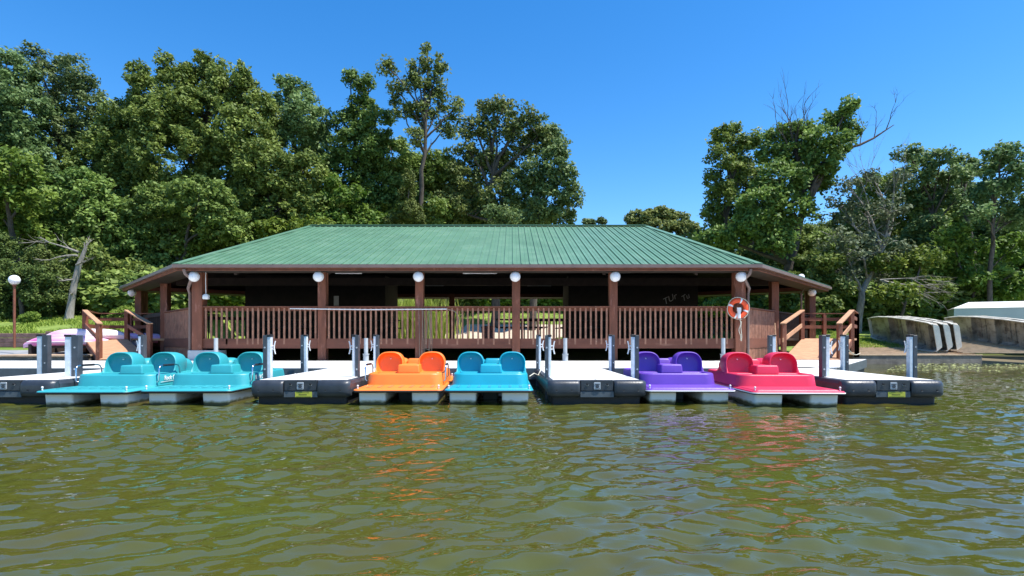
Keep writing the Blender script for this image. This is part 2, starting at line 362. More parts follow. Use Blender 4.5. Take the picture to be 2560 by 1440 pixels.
for poly in planes:
    rf.add(poly, [tuple(range(len(poly)))])
    un.add([p - Vector((0, 0, .16)) for p in poly], [tuple(range(len(poly)))[::-1]])
    a, b = poly[0], poly[1]; ed = (b - a); L = ed.length; ed.normalize()
    nrm = ed.cross(poly[2] - a).normalized(); nrm = nrm if nrm.z > 0 else -nrm
    up = nrm.cross(ed).normalized(); up = up if up.z > 0 else -up
    pl = [((p - a).dot(ed), (p - a).dot(up)) for p in poly]
    t = .1
    while t < L - .05:
        s_max = 0
        for j in range(1, len(pl)):
            (x0, y0), (x1, y1) = pl[j], pl[(j + 1) % len(pl)]
            if (x0 - t) * (x1 - t) <= 0 and abs(x1 - x0) > 1e-6:
                s_max = max(s_max, y0 + (y1 - y0) * (t - x0) / (x1 - x0))
        if s_max > .15:
            p = a + ed * t + nrm * .012
            rf.bar(p - up * .03, p + up * (s_max - .05), .030, .046, nrm)
            q2 = p + ed * .132 - nrm * .008
            if s_max > .4: rf.bar(q2, q2 + up * (s_max - .2), .02, .008, nrm)
        t += .265
roof = rf.build('roof', M['roof'], pav)
cap = MB(); cap.bar(v3(RL, RIDGE + .03), v3(RR, RIDGE + .03), .34, .035); cap.build('ridge_cap', M['roof'], roof)
for i in range(8):
    hc = MB(); hc.bar(v3(E[i], EAVE + .03), v3(RL if i in (0, 5, 6, 7) else RR, RIDGE + .03), .24, .03); hc.build('hip_cap', M['roof'], roof)
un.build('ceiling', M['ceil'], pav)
def ring(poly_o, poly_i, z0, z1, name, m, parent):
    mb = MB(); n = len(poly_o)
    rings = [[v3(p, z0) for p in poly_o], [v3(p, z1) for p in poly_o], [v3(p, z1) for p in poly_i], [v3(p, z0) for p in poly_i], [v3(p, z0) for p in poly_o]]
    mb.loft(rings, False, False, False); return mb.build(name, m, parent)
ring(offset(E, -.10), offset(E, .0), 3.30, 3.40, 'gutter', M['trim'], roof)
ring(offset(E, .012), offset(E, .06), 3.215, 3.385, 'fascia', M['wood'], roof)
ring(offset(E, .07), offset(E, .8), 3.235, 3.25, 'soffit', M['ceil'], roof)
PP = offset(E, .75)
ring(offset(PP, -.09), offset(PP, .09), 3.255, 3.42, 'header_beam', M['fascia'], pav)
# posts
c0 = -1.42; front_px = [c0 - 4.67, c0 - 1.55, c0 + 1.55, c0 + 4.67]
def post(x, y, w, z0=.0, z1=3.43, name='post'):
    mb = MB(); mb.box(x - w / 2, x + w / 2, y - w / 2, y + w / 2, z0, z1); return mb.build(name, M['post'], pav, .008, 1)
def lerp2(a, b, d): a, b = Vector(a), Vector(b); return a + (b - a).normalized() * d
for x in front_px: post(x, 18.05, .26, -.4)
for p in (PP[0], PP[1]): post(p[0], p[1], .33, -.4)
for p in PP[2:]: post(p[0], p[1], .28, .2)
pr = lerp2(PP[1], PP[2], 3.9); pL = lerp2(PP[0], PP[7], 5.0); post(pr.x, pr.y, .27, .2); post(pL.x, pL.y, .27, .2)
for x in (-6.2, -3.1, 3.3): post(x, PP[4][1], .26, .8)
b = MB(); b.box(-10.35, -9.35, 17.86, 18.35, -.3, .74); b.build('footing', M['pvc'], pav, .01, 1)
# floor, rim
fl = MB(); FP = offset(E, .70)
fl.add([v3(p, 1.0) for p in FP] + [v3(p, 1.1) for p in FP], [tuple(range(8))[::-1], tuple(range(8, 16))] + [(i, (i + 1) % 8, (i + 1) % 8 + 8, i + 8) for i in range(8)])
fl.build('floor', M['floorw'], pav)
ring(offset(E, .66), offset(E, .72), .80, 1.115, 'rim_board', M['fascia'], pav)
# railings: top rail, sub rail, balusters per bay
def railing(a, b, zt=2.13, zb=.93, sp=.161, bw=.056, name='railing', face=-1, m='wood', solid=False):
    a, b = Vector((*a, 0)), Vector((*b, 0)); d = (b - a); L = d.length; d.normalize(); n = Vector((-d.y, d.x, 0)) * face
    mb = MB()
    k = max(1, int(L / sp)); st = L / k
    for i in range(k):
        p = a + d * st * (i + .5) + n * random.uniform(-.004, .004); lean = d * random.uniform(-.006, .006)
        mb.bar(p + Vector((0, 0, zb + random.uniform(-.012, .012))), p + lean + Vector((0, 0, zt - .03)), bw, .04, n)
    r = mb.build(name, M['skirt' if name == 'slatted_skirt' else 'baluster' if m == 'wood' else m], pav)
    t = MB(); t.bar(a + Vector((0, 0, zt)), b + Vector((0, 0, zt)), .14, .038); t.build('top_rail', M[m], r)
    s2 = MB(); o2 = n * .05 * -1; s2.bar(a + o2 + Vector((0, 0, zt - .075)), b + o2 + Vector((0, 0, zt - .075)), .038, .11); s2.build('sub_rail', M[m], r)
    return r
xs_ = [PP[0][0] + .165] + [v for x in front_px for v in (x - .13, x + .13)] + [PP[1][0] - .165]
for j in range(0, 10, 2): railing((xs_[j], 17.98), (xs_[j + 1], 17.98), face=-1)
# skirted chamfer bays with closely set vertical slats down to the dock
for (a, b, sgn) in ((PP[1], pr, 1), (PP[0], pL, -1)):
    a, b = Vector(a), Vector(b[:2]); d = (b - a).normalized(); n = Vector((d.y, -d.x)) * sgn
    q0, q1 = a + d * .17 + n * .05, b - d * .14 + n * .05
    railing(q0, q1, 2.13, .42, .112, .05, 'slatted_skirt', 1 if sgn < 0 else -1)
    bk = MB(); bk.bar((*(q0 - n * .12), .85), (*(q1 - n * .12), .85), .05, .5); bk.build('skirt_board', M['fascia'], pav)
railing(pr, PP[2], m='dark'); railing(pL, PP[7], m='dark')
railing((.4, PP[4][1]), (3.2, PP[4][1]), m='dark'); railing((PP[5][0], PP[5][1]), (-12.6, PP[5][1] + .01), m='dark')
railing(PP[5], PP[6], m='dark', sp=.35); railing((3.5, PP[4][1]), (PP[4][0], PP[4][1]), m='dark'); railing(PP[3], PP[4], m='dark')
# inner dark rooms and beams
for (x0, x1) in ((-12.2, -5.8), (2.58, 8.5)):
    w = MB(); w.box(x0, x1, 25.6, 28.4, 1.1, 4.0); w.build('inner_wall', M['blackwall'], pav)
for x in np.arange(-9, 6.2, 3.0):
    bm_ = MB(); bm_.bar((x, 18.2, 3.28), (x, 25.6, 5.9), .09, .2); bm_.build('rafter', M['dark'], pav)
w = MB(); w.bar((-13.5, 22.6, 3.4), (10.5, 22.6, 3.4), .2, .3); w.build('cross_beam', M['dark'], pav)
# downspouts
for (sx, cxn, px2) in ((1, PP[1], E[1]), (-1, PP[0], E[0])):
    ds = MB(); x0 = px2[0] - sx * .28; xb = cxn[0] + sx * .28
    pts = [(x0, 17.27, 3.26), (x0 - sx * .02, 17.30, 3.12), (x0 - sx * .1, 17.5, 2.98), (xb, 17.9, 2.72), (xb, 18.0, 2.55), (xb, 18.0, .45)]
    ds.tube(pts, .05, 8); ds.build('downspout', M['trim'], pav)
# writing on the dark inner wall
for (txt, px, py, sz, rz) in (('TUr', 1674, 748, .40, 28), ('Tu', 1713, 744, .36, 30)):
    t = text_mesh('wall_lettering', txt, sz, M['graffiti'], pav, (PX(px, 25.58), 25.58, HZ(py, 25.58)), (R(90), 0, 0), .3)
    t.rotation_euler = (Matrix.Rotation(R(-rz), 3, 'Y') @ Matrix.Rotation(R(90), 3, 'X')).to_euler()
nt = MB(); nt.box(PX(835, 25.58), PX(847, 25.58), 25.55, 25.59, HZ(764, 25.58), HZ(740, 25.58)); nt.build('notice', M['paper'], pav)

# ------------------------------------------------------------------ globe lamps
def globe_lamp(x, y, z, label, mount='wall', base=None, r=.165):
    t = empty('globe_lamp', (x, y, z - r), 0, label, 'lamp', 'white globe lamps')
    g = MB(); g.sphere((0, 0, r), r, 24, 14); g.build('globe', M['globe'], t)
    b = MB()
    if mount == 'wall': b.tube([(0, .02, 2 * r - .03), (0, .05, 2 * r + .02)], .05, 12); b.bar((0, .0, 2 * r + .01), (0, .45, 2 * r + .01), .05, .04); b.build('bracket', M['trim'], t)
    elif mount == 'top': b.tube([(0, 0, base - (z - r)), (0, 0, -.02)], .045, 10); b.tube([(0, 0, -.05), (0, 0, .03)], .075, 12); b.build('pole', M['wood'], t)
    elif mount == 'arc':
        pts = [(-.45, 0, base - (z - r))] + [(-.45, 0, .05)] + [(-.45 + .45 * (1 - math.cos(a)) / 2 * 1.0, 0, .05 + 2 * r * math.sin(a / 2) + .12 * math.sin(a)) for a in np.linspace(.3, math.pi, 8)]
        b.tube(pts, .022, 8); b.build('curved_arm', M['trim'], t)
    return t
where = ['on the left corner post of the pavilion', 'on the second front post from the left', 'on the third front post, above the hanging ropes', 'on the fourth front post from the left', 'on the fifth front post from the left', 'on the right corner post above the life ring']
for (px, w_) in zip((485, 796, 1046, 1288, 1538, 1853), where):
    globe_lamp(PX(px, 17.5), 17.5, HZ(691.5, 17.5), 'round white globe lamp ' + w_)
globe_lamp(*P(2030, 731, 23.9), 'globe lamp hanging from a curved arm at the right end of the roof', 'arc', 1.0)
globe_lamp(*P(2003, 693, 28.5), 'white globe lamp half hidden behind the right eave of the roof', 'top', 1.1)
globe_lamp(*P(330, 732, 24.3), 'shaded globe lamp hanging under the far left eave')
t = globe_lamp(*P(36, 700, 21.8), 'globe lamp on a brown wooden pole at the far left shore', 'top', .75, .19)

# ------------------------------------------------------------------ ceiling tubes, tables, bin, hanging outlet, pole, ropes, life ring
pl = ['above the second bay', 'in the middle bay near the front beam', 'deep inside behind the third post', 'deep inside right of the fourth post', 'beside the fifth post']
for (px, py, Y, w_, where_) in ((872, 682, 18.8, .95, pl[0]), (1200, 682, 18.8, 1.2, pl[1]), (1088, 713, 23, .8, pl[2]), (1348, 713, 23, 1.05, pl[3]), (1540, 680, 18.9, 1.05, pl[4])):
    t = empty('ceiling_light', P(px, py, Y), 0, 'unlit white strip light under the ceiling ' + where_, 'ceiling light', 'strip lights under the pavilion ceiling')
    b = MB(); b.box(-w_ / 2, w_ / 2, -.07, .07, 0, .05); b.build('housing', M['white'], t, .01)
    b = MB(); b.tube([(-w_ / 2 + .03, -.02, -.02), (w_ / 2 - .03, -.02, -.02)], .018, 8); b.build('tube', M['globe'], t)
def picnic(x, y, rz, label, L=1.9):
    t = empty('picnic_table', (x, y, 1.1), rz, label, 'picnic table', 'picnic tables inside the pavilion')
    b = MB()
    for k in range(5): b.box(-L / 2, L / 2, -.36 + k * .145, -.36 + k * .145 + .135, .71, .75)
    b.build('table_top', M['dark'], t)
    for s in (-1, 1):
        b = MB(); b.box(-L / 2, L / 2, s * .70 - .13, s * .70 - .005, .41, .45); b.box(-L / 2, L / 2, s * .70 + .005, s * .70 + .13, .41, .45); b.build('bench', M['dark'], t)
        for e in (-1, 1):
            b = MB(); b.bar((e * L * .34, s * .62, 0), (e * L * .34, s * .22, .71), .04, .09); b.build('leg', M['dark'], t)
        b = MB(); b.bar((s * L * .34 + .05, -.72, .38), (s * L * .34 + .05, .72, .38), .04, .09); b.build('crossbar', M['dark'], t)
    return t
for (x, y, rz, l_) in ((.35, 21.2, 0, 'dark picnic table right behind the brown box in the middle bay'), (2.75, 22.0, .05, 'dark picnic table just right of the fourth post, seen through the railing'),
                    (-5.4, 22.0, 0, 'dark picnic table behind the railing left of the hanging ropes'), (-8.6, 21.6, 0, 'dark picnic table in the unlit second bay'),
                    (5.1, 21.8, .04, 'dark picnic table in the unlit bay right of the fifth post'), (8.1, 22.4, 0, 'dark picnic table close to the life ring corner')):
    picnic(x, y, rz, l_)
t = empty('waste_bin', (PX(1220, 20.4), 20.4, 1.1), 0, 'reddish brown square waste box in the middle bay', 'bin')
b = MB(); b.loft([rrect(.42, .42, .03, 0, 0, 0), rrect(.46, .46, .03, 0, 0, .40)], True, False, False); b.build('box', M['bin'], t)
b = MB(); b.loft([rrect(.50, .50, .04, 0, 0, .40), rrect(.50, .50, .04, 0, 0, .44), rrect(.30, .30, .04, 0, 0, .47)], True, True, False); b.build('lid', M['bin'], t)
t = empty('hanging_outlet', (PX(515, 17.9), 17.9, HZ(748, 17.9)), 0, 'white outlet box hanging on a cord beside the left corner post', 'outlet box')
b = MB(); b.loft([rrect(.16, .12, .03, 0, 0, 0), rrect(.18, .14, .03, 0, 0, .03), rrect(.18, .14, .03, 0, 0, .12), rrect(.1, .08, .02, 0, 0, .16)]); b.build('box', M['white'], t)
b = MB(); b.tube([(0, 0, .15), (-.01, 0, .5), (-.02, .02, 1.05)], .011, 6); b.build('cord', M['white'], t)
b = MB(); b.tube([P(725, 771.5, 17.8), P(920, 774, 17.8), P(1117, 772.5, 17.8)], .017, 10)
tag(b.build('pole', M['white']), 'long thin white pole lying along the pavilion top rail', 'pole')
b = MB()
for (px, dx, bot, ph) in ((1047, 5, 905, 0), (1053, 4, 900, 1), (1068, 3, 872, 2), (1071, 4, 876, .5)):
    pts = [P(px + dx * math.sin(ph), 774, 17.82)]
    for k in range(12): a = k / 11; pts.append(P(px + dx * math.sin(ph + a * 1.2) - 3 * a, 774 + (bot - 774) * a, 17.80))
    pts.append(P(px + dx + 2, bot + 3, 17.8))
    for k in range(12): a = 1 - k / 11; pts.append(P(px + dx * 1.6 + 3 * math.sin(a * 2.5), 776 + (bot - 776) * a, 17.79))
    b.tube(pts, .007, 6)
tag(b.build('hanging_rope', M['cord']), 'loops of pale rope hanging down the third front post', 'rope')
b = MB(); b.tube([P(1117, 773, 17.8), P(1132, 776, 17.8), P(1142, 783, 17.8), P(1147, 795, 17.8), P(1147, 812, 17.8)], .010, 6)
tag(b.build('bent_hose', M['cord']), 'thin hose bending down from the right end of the white pole', 'hose')
# life ring
lx, ly, lz = P(1845, 771, 17.7)
t = empty('life_ring', (lx, ly, lz), 0, 'orange life ring with white bands hung on the right corner post', 'life ring')
rings = []
for k in range(40):
    a = 2 * math.pi * k / 40; c = Vector((math.cos(a), 0, math.sin(a)))
    rings.append([c * .25 + c * .078 * math.cos(q_) + Vector((0, .065 * math.sin(q_), 0)) for q_ in np.linspace(0, 2 * math.pi, 14, endpoint=False)])
b = MB(); b.loft(rings + [rings[0]], False, False); b.build('ring', M['redpl'], t)
for a0 in (70, 160, 250, 340):
    rr = []
    for a in np.linspace(R(a0 - 6), R(a0 + 6), 4):
        c = Vector((math.cos(a), 0, math.sin(a))); rr.append([c * .25 + c * .082 * math.cos(q_) + Vector((0, .069 * math.sin(q_), 0)) for q_ in np.linspace(0, 2 * math.pi, 14, endpoint=False)])
    b = MB(); b.loft(rr, False, False); b.build('band', M['white'], t)
b = MB(); pts = [(math.cos(a) * (.335 + .02 * abs(math.sin(2 * (a - R(70))))), -.03, math.sin(a) * (.335 + .02 * abs(math.sin(2 * (a - R(70)))))) for a in np.linspace(R(-60), R(290), 50)]
b.tube(pts, .011, 6)
pts = [(.05, -.06, -.34)] + [(.03 + .03 * math.sin(k), -.07, -.36 - .07 * k) for k in range(10)] + [(.08, -.07, -1.03), (.09, -.07, -.9), (.06, -.07, -.6), (.08, -.06, -.4)]
b.tube(pts, .012, 6); b.build('rope', M['rope'], t)
b = MB(); b.tube([(0, -.08, -.10), (0, -.08, .02)], .065, 12); b.tube([(0, -.08, -.32), (0, -.08, -.10)], .05, 12); b.build('throw_bag', M['white'], t)
# broom against the slatted corner
bx, by, bz = P(1941, 889, 18.3)
t = empty('broom', (bx, by, .41), 0, 'broom with worn bristles leaning at the right slatted corner', 'broom')
b = MB(); b.tube([(.02, .02, .25), (.0, .12, 1.22)], .022, 8); b.build('handle', M['tan'], t)
b = MB(); b.loft([rrect(.34, .08, .02, 0, 0, 0), rrect(.24, .07, .02, 0, .01, .2), rrect(.08, .06, .02, .0, .02, .3)]); b.build('bristles', M['grey_timber'], t)

# ------------------------------------------------------------------ floating docks
DECK = .41
def bumper_profile(r=.10, h=.29, d=.16):
    # cross-section in (y, z): front face rounded, top flush with the deck
    pts = []
    for a in np.linspace(90, 180, 6): pts.append((-d + r - r * -math.cos(R(a)) * 1 if False else (-d + r + r * math.cos(R(a))), DECK - r + r * math.sin(R(a))))
    for a in np.linspace(180, 270, 6): pts.append((-d + r + r * math.cos(R(a)), DECK - h + r + r * math.sin(R(a))))
    return [(0, DECK)] + pts + [(0, DECK - h)]
def finger_dock(cx, y0, y1, label, w=1.68, yaw=0, yellow=True):
    t = empty('floating_dock', (cx, y0, 0), yaw, label, 'dock', 'finger docks with rounded black ends')
    L = y1 - y0
    f = MB(); f.loft([rrect(w * .9, L - .3, .06, 0, L / 2, -.25), rrect(w * .92, L - .26, .06, 0, L / 2, .12)]); f.build('float', M['black'], t)
    # side walls: dark bevelled flank
    for s in (-1, 1):
        b = MB()
        prof = [(w / 2 - .12, DECK - .003), (w / 2 - .03, DECK - .015), (w / 2, DECK - .07), (w / 2, .2), (w / 2 - .06, .12), (w / 2 - .2, .12)]
        b.loft([[(s * px, .17, pz) for px, pz in prof], [(s * px, L, pz) for px, pz in prof]], True, True, False); b.build('side_bumper', M['bumper'], t)
    n = max(2, round(L / 1.5)); st = (L - .14) / n
    for k in range(n):
        d = MB()
        for (xa, xb) in ((-w / 2 + .1, -.008), (.008, w / 2 - .1)):
            d.box(xa, xb, .14 + st * k + .009, .14 + st * (k + 1) - .009, DECK - .05, DECK + .002)
            for s_ in (.25, .5, .75):
                x = xa + (xb - xa) * s_
        d.build('deck_panel', M['deck'], t, .004, 1)
    sm = MB(); sm.box(-w / 2 + .1, w / 2 - .1, .14, L, DECK - .06, DECK - .012); sm.build('deck_frame', M['seam'], t)
    prof = bumper_profile()
    bw = .55
    for s in (-1, 1):
        b = MB(); rings = []
        outer, inner = s * w / 2, s * (w / 2 - bw)
        for (xx, sc) in ((outer - s * 0.0, .55), (outer - s * .025, .80), (outer - s * .07, .95), (outer - s * .12, 1.0), (inner + s * .05, 1.0), (inner + s * .015, .94), (inner, .82)):
            zc = DECK - .145
            rings.append([(xx, .155 + (y) * sc, zc + (z - zc) * (.6 + .4 * sc)) for y, z in prof])
        b.loft(rings, True, True); bo = b.build('end_bumper', M['bumper'], t)
        for hx in (.15, .40):
            hb_ = MB(); x = s * (w / 2 - hx); hb_.tube([(x, -.012, .245), (x, .01, .245)], .014, 10); hb_.build('bolt_hole', M['black'], bo)
            hb_ = MB(); hb_.tube([(x - .012, -.010, .228), (x + .012, -.010, .228)], .004, 6); hb_.build('hole_lip', M['plate'], bo)
    p = MB(); p.box(-.275, .275, .04, .17, DECK - .18, DECK); cp = p.build('connector_plate', M['bumper'], t, .006)
    p = MB(); p.box(-.285, .285, .045, .16, DECK - .29, DECK - .19); p.build('lower_plate', M['plate'], t, .004)
    for s in (-1, 1):
        p = MB(); p.tube([(s * .17, .02, DECK - .07), (s * .17, .05, DECK - .07)], .02, 12); p.build('bolt', M['black'], cp)
        p = MB(); p.tube([(s * .17 + .024 * math.cos(a), .034, DECK - .07 + .024 * math.sin(a)) for a in np.linspace(R(190), R(350), 8)], .005, 5); p.build('bolt_rim', M['pvc'], cp)
    # maker's emblem: pale square with a dark bar and a round shield below it
    e = MB(); e.loft([[(x, .035, z) for x, _, z in [(a, 0, DECK - .095 + b_) for a, b_, _z in rrect(.115, .125, .015, 0, 0, 0)]], [(x, .028, z) for x, _, z in [(a, 0, DECK - .095 + b_) for a, b_, _z in rrect(.11, .12, .015, 0, 0, 0)]]], False, False, False)
    e.add([(a, .028, DECK - .095 + b_) for a, b_, _z in rrect(.11, .12, .015, 0, 0, 0)], [tuple(range(28))])
    em = e.build('emblem', M['pvc'], t)
    e = MB(); e.box(-.04, .04, .022, .028, DECK - .073, DECK - .060); e.tube([(.0, .0255, DECK - .105), (0, .0225, DECK - .105)], .03, 16); e.tube([(.032, .0255, DECK - .14), (.032, .0225, DECK - .14)], .008, 10)
    e.build('emblem_mark', M['aludark'], em)
    if yellow:
        y_ = MB(); y_.box(-.09, .195, .038, .044, DECK - .287, DECK - .197); yl_ = y_.build('warning_label', M['yellow'], t)
        y_ = MB(); y_.box(-.03, .11, .036, .038, DECK - .25, DECK - .24); y_.box(-.075, .18, .036, .038, DECK - .278, DECK - .274); y_.box(-.04, .15, .036, .038, DECK - .212, DECK - .207); y_.build('label_lines', M['black'], yl_)
    return t
finger_dock(-8.62, 9.46, 13.38, 'white topped finger dock cut off by the left edge of the photo', yellow=False)
finger_dock(-3.59, 9.46, 13.38, 'finger dock with yellow label between the teal boats and the orange boat')
finger_dock(1.446, 9.46, 13.38, 'finger dock without yellow label between turquoise and purple boats', yellow=False, yaw=R(1))
finger_dock(6.47, 9.46, 13.9, 'rightmost finger dock, yellow label, right of the red boat', yaw=R(-2.2))
def dock_slab(pts, name, label, seams):
    t = empty(name, (0, 0, 0), 0, label, 'dock'); n = len(pts)
    def slab(ps, z0, z1, nm, m, par=t):
        b = MB(); b.add([v3(p, z0) for p in ps] + [v3(p, z1) for p in ps], [tuple(range(n))[::-1], tuple(range(n, 2 * n))] + [(i, (i + 1) % n, (i + 1) % n + n, i + n) for i in range(n)]); return b.build(nm, m, par)
    slab(offset(pts, .06), -.2, .14, 'float', M['black']); slab(pts, .14, DECK - .01, 'side_beam', M['plate']); dk = slab(offset(pts, .015), DECK - .01, DECK + .002, 'deck', M['deck'])
    b = MB()
    for (a, c) in seams: b.bar((*a, DECK + .003), (*c, DECK + .003), .012, .004)
    b.build('deck_seams', M['seam'], dk)
    return t
dock_slab([(-24, 13.4), (7.74, 13.4), (7.74, 17.84), (-24, 17.84)], 'walkway_dock', 'long white floating walkway running along the front of the pavilion', [((x, 13.45), (x, 17.8)) for x in np.arange(-23, 7.7, 1.53)] + [((-23.9, 14.9), (7.7, 14.9)), ((-23.9, 16.4), (7.7, 16.4))])
dock_slab([(7.76, 13.41), (12.1, 19.1), (7.76, 19.1)], 'landing_dock', 'white angled landing dock at the foot of the right ramp', [((7.8, 14.9), (8.85, 14.9)), ((7.8, 16.4), (9.98, 16.4)), ((7.8, 17.9), (11.1, 17.9)), ((9.3, 15.5), (9.3, 19))])

# dock posts: channel + tube + cap + cleat
def dock_post(x, y, label, top=1.2, w=.135, side=1, cleat=True, faced=0):
    t = empty('mooring_post', (x, y, 0), 0, label, 'dock post', 'grey mooring posts of the floating docks')
    b = MB(); b.box(-w * .5, 0 if side > 0 else w * .5, -.06, .06, -.4, top) if side > 0 else b.box(0, w * .5, -.06, .06, -.4, top); b.build('channel', M['aludark'], t, .004, 1)
    b = MB(); x0, x1 = (.002, w * .5) if side > 0 else (-w * .5, -.002); b.box(x0, x1, -.05, .05, -.4, top - .03); b.build('tube', M['alu'], t, .012, 2)
    b = MB(); b.box(min(x0, x1) - .008, max(x0, x1) + .008, -.06, .06, top - .03, top + .012); b.build('cap', M['black'], t, .006, 1)
    b = MB()
    for z in (.55, .95):
        b.tube([(-side * w * .25, -.066, z), (-side * w * .25, -.058, z)], .016, 10)
    b.build('bolt', M['pvc'], t)
    if cleat:
        b = MB(); cx_ = side * (w * .5 + .055); b.tube([(cx_ + side * .012, 0, .83), (cx_ - side * .002, 0, .88), (cx_ - side * .012, 0, .95), (cx_ - side * .002, 0, 1.02), (cx_ + side * .012, 0, 1.07)], .012, 8)
        b.tube([(side * w * .5, 0, .92), (cx_ - side * .01, 0, .92)], .011, 6); b.tube([(side * w * .5, 0, .98), (cx_ - side * .01, 0, .98)], .011, 6); b.build('cleat', M['white'], t)
    return t
D = [(110, 13.0, -1, 'wide twin mooring post behind the far left dock, second from the left edge', .26, 0), (184, 10.45, -1, 'wide twin mooring post at the right corner of the far left dock', .26, 0),
     (356, 13.0, -1, 'mooring post standing in front of the left ramp', .13, 1), (670, 10.4, 1, 'near left mooring post of the dock beside the teal boats', .14, 1),
     (761, 13.2, 1, 'far left mooring post of the dock beside the teal boats', .14, 1), (890, 10.4, -1, 'near right mooring post of the dock beside the orange boat', .12, 1),
     (941, 13.2, -1, 'far mooring post behind the left seat of the orange boat', .12, 1), (1346, 13.2, 1, 'far left mooring post of the dock beside the turquoise boat', .11, 1),
     (1370, 10.4, 1, 'near left mooring post of the dock beside the turquoise boat', .11, 1), (1529, 13.2, -1, 'far right mooring post of the dock beside the purple boat', .13, 1),
     (1587, 10.4, -1, 'near right mooring post touching the purple boat', .13, 1), (1929, 14.2, 1, 'mooring post before the slatted corner, behind the red boat', .17, 0),
     (2061, 10.4, 1, 'near left mooring post of the rightmost dock, beside the red boat', .15, 1), (2111, 13.6, -1, 'mooring post with rope in front of the right ramp', .15, 1),
     (2279, 11.2, -1, 'rightmost mooring post standing alone before the moored shore', .15, 1)]
for (px, Y, sd, l_, w_, cl) in D: dock_post(PX(px, Y), Y, l_, HZ(838, Y) if Y < 12 else 1.2, w_, sd, bool(cl))
for (px, l_) in ((540, 'grey pipe post at the left foot of the pavilion front'), (915, 'grey pipe post with collar left of the orange boat'), (1413, 'grey pipe post with collar behind the middle dock'), (1808, 'grey pipe post beside the right corner post')):
    t = empty('pipe_post', (PX(px, 17.5), 17.5, DECK), 0, l_, 'pipe post', 'grey pipe posts along the walkway')
    b = MB(); b.tube([(0, 0, 0), (0, 0, .72)], .062, 14); b.build('pipe', M['pvc'], t)
    b = MB(); b.tube([(0, 0, 0), (0, 0, .22)], .085, 14); b.tube([(0, 0, .2), (0, 0, .23)], .10, 14); b.build('collar', M['pvc'], t)
b = MB(); a_, c_ = Vector(P(2115, 866, 13.6)), Vector(P(2150, 883, 18.6)); b.tube([a_.lerp(c_, k / 8) - Vector((0, 0, .12 * math.sin(math.pi * k / 8))) for k in range(9)], .012, 6)
tag(b.build('mooring_rope', M['rope']), 'thin rope running from the mooring post by the right ramp', 'rope')

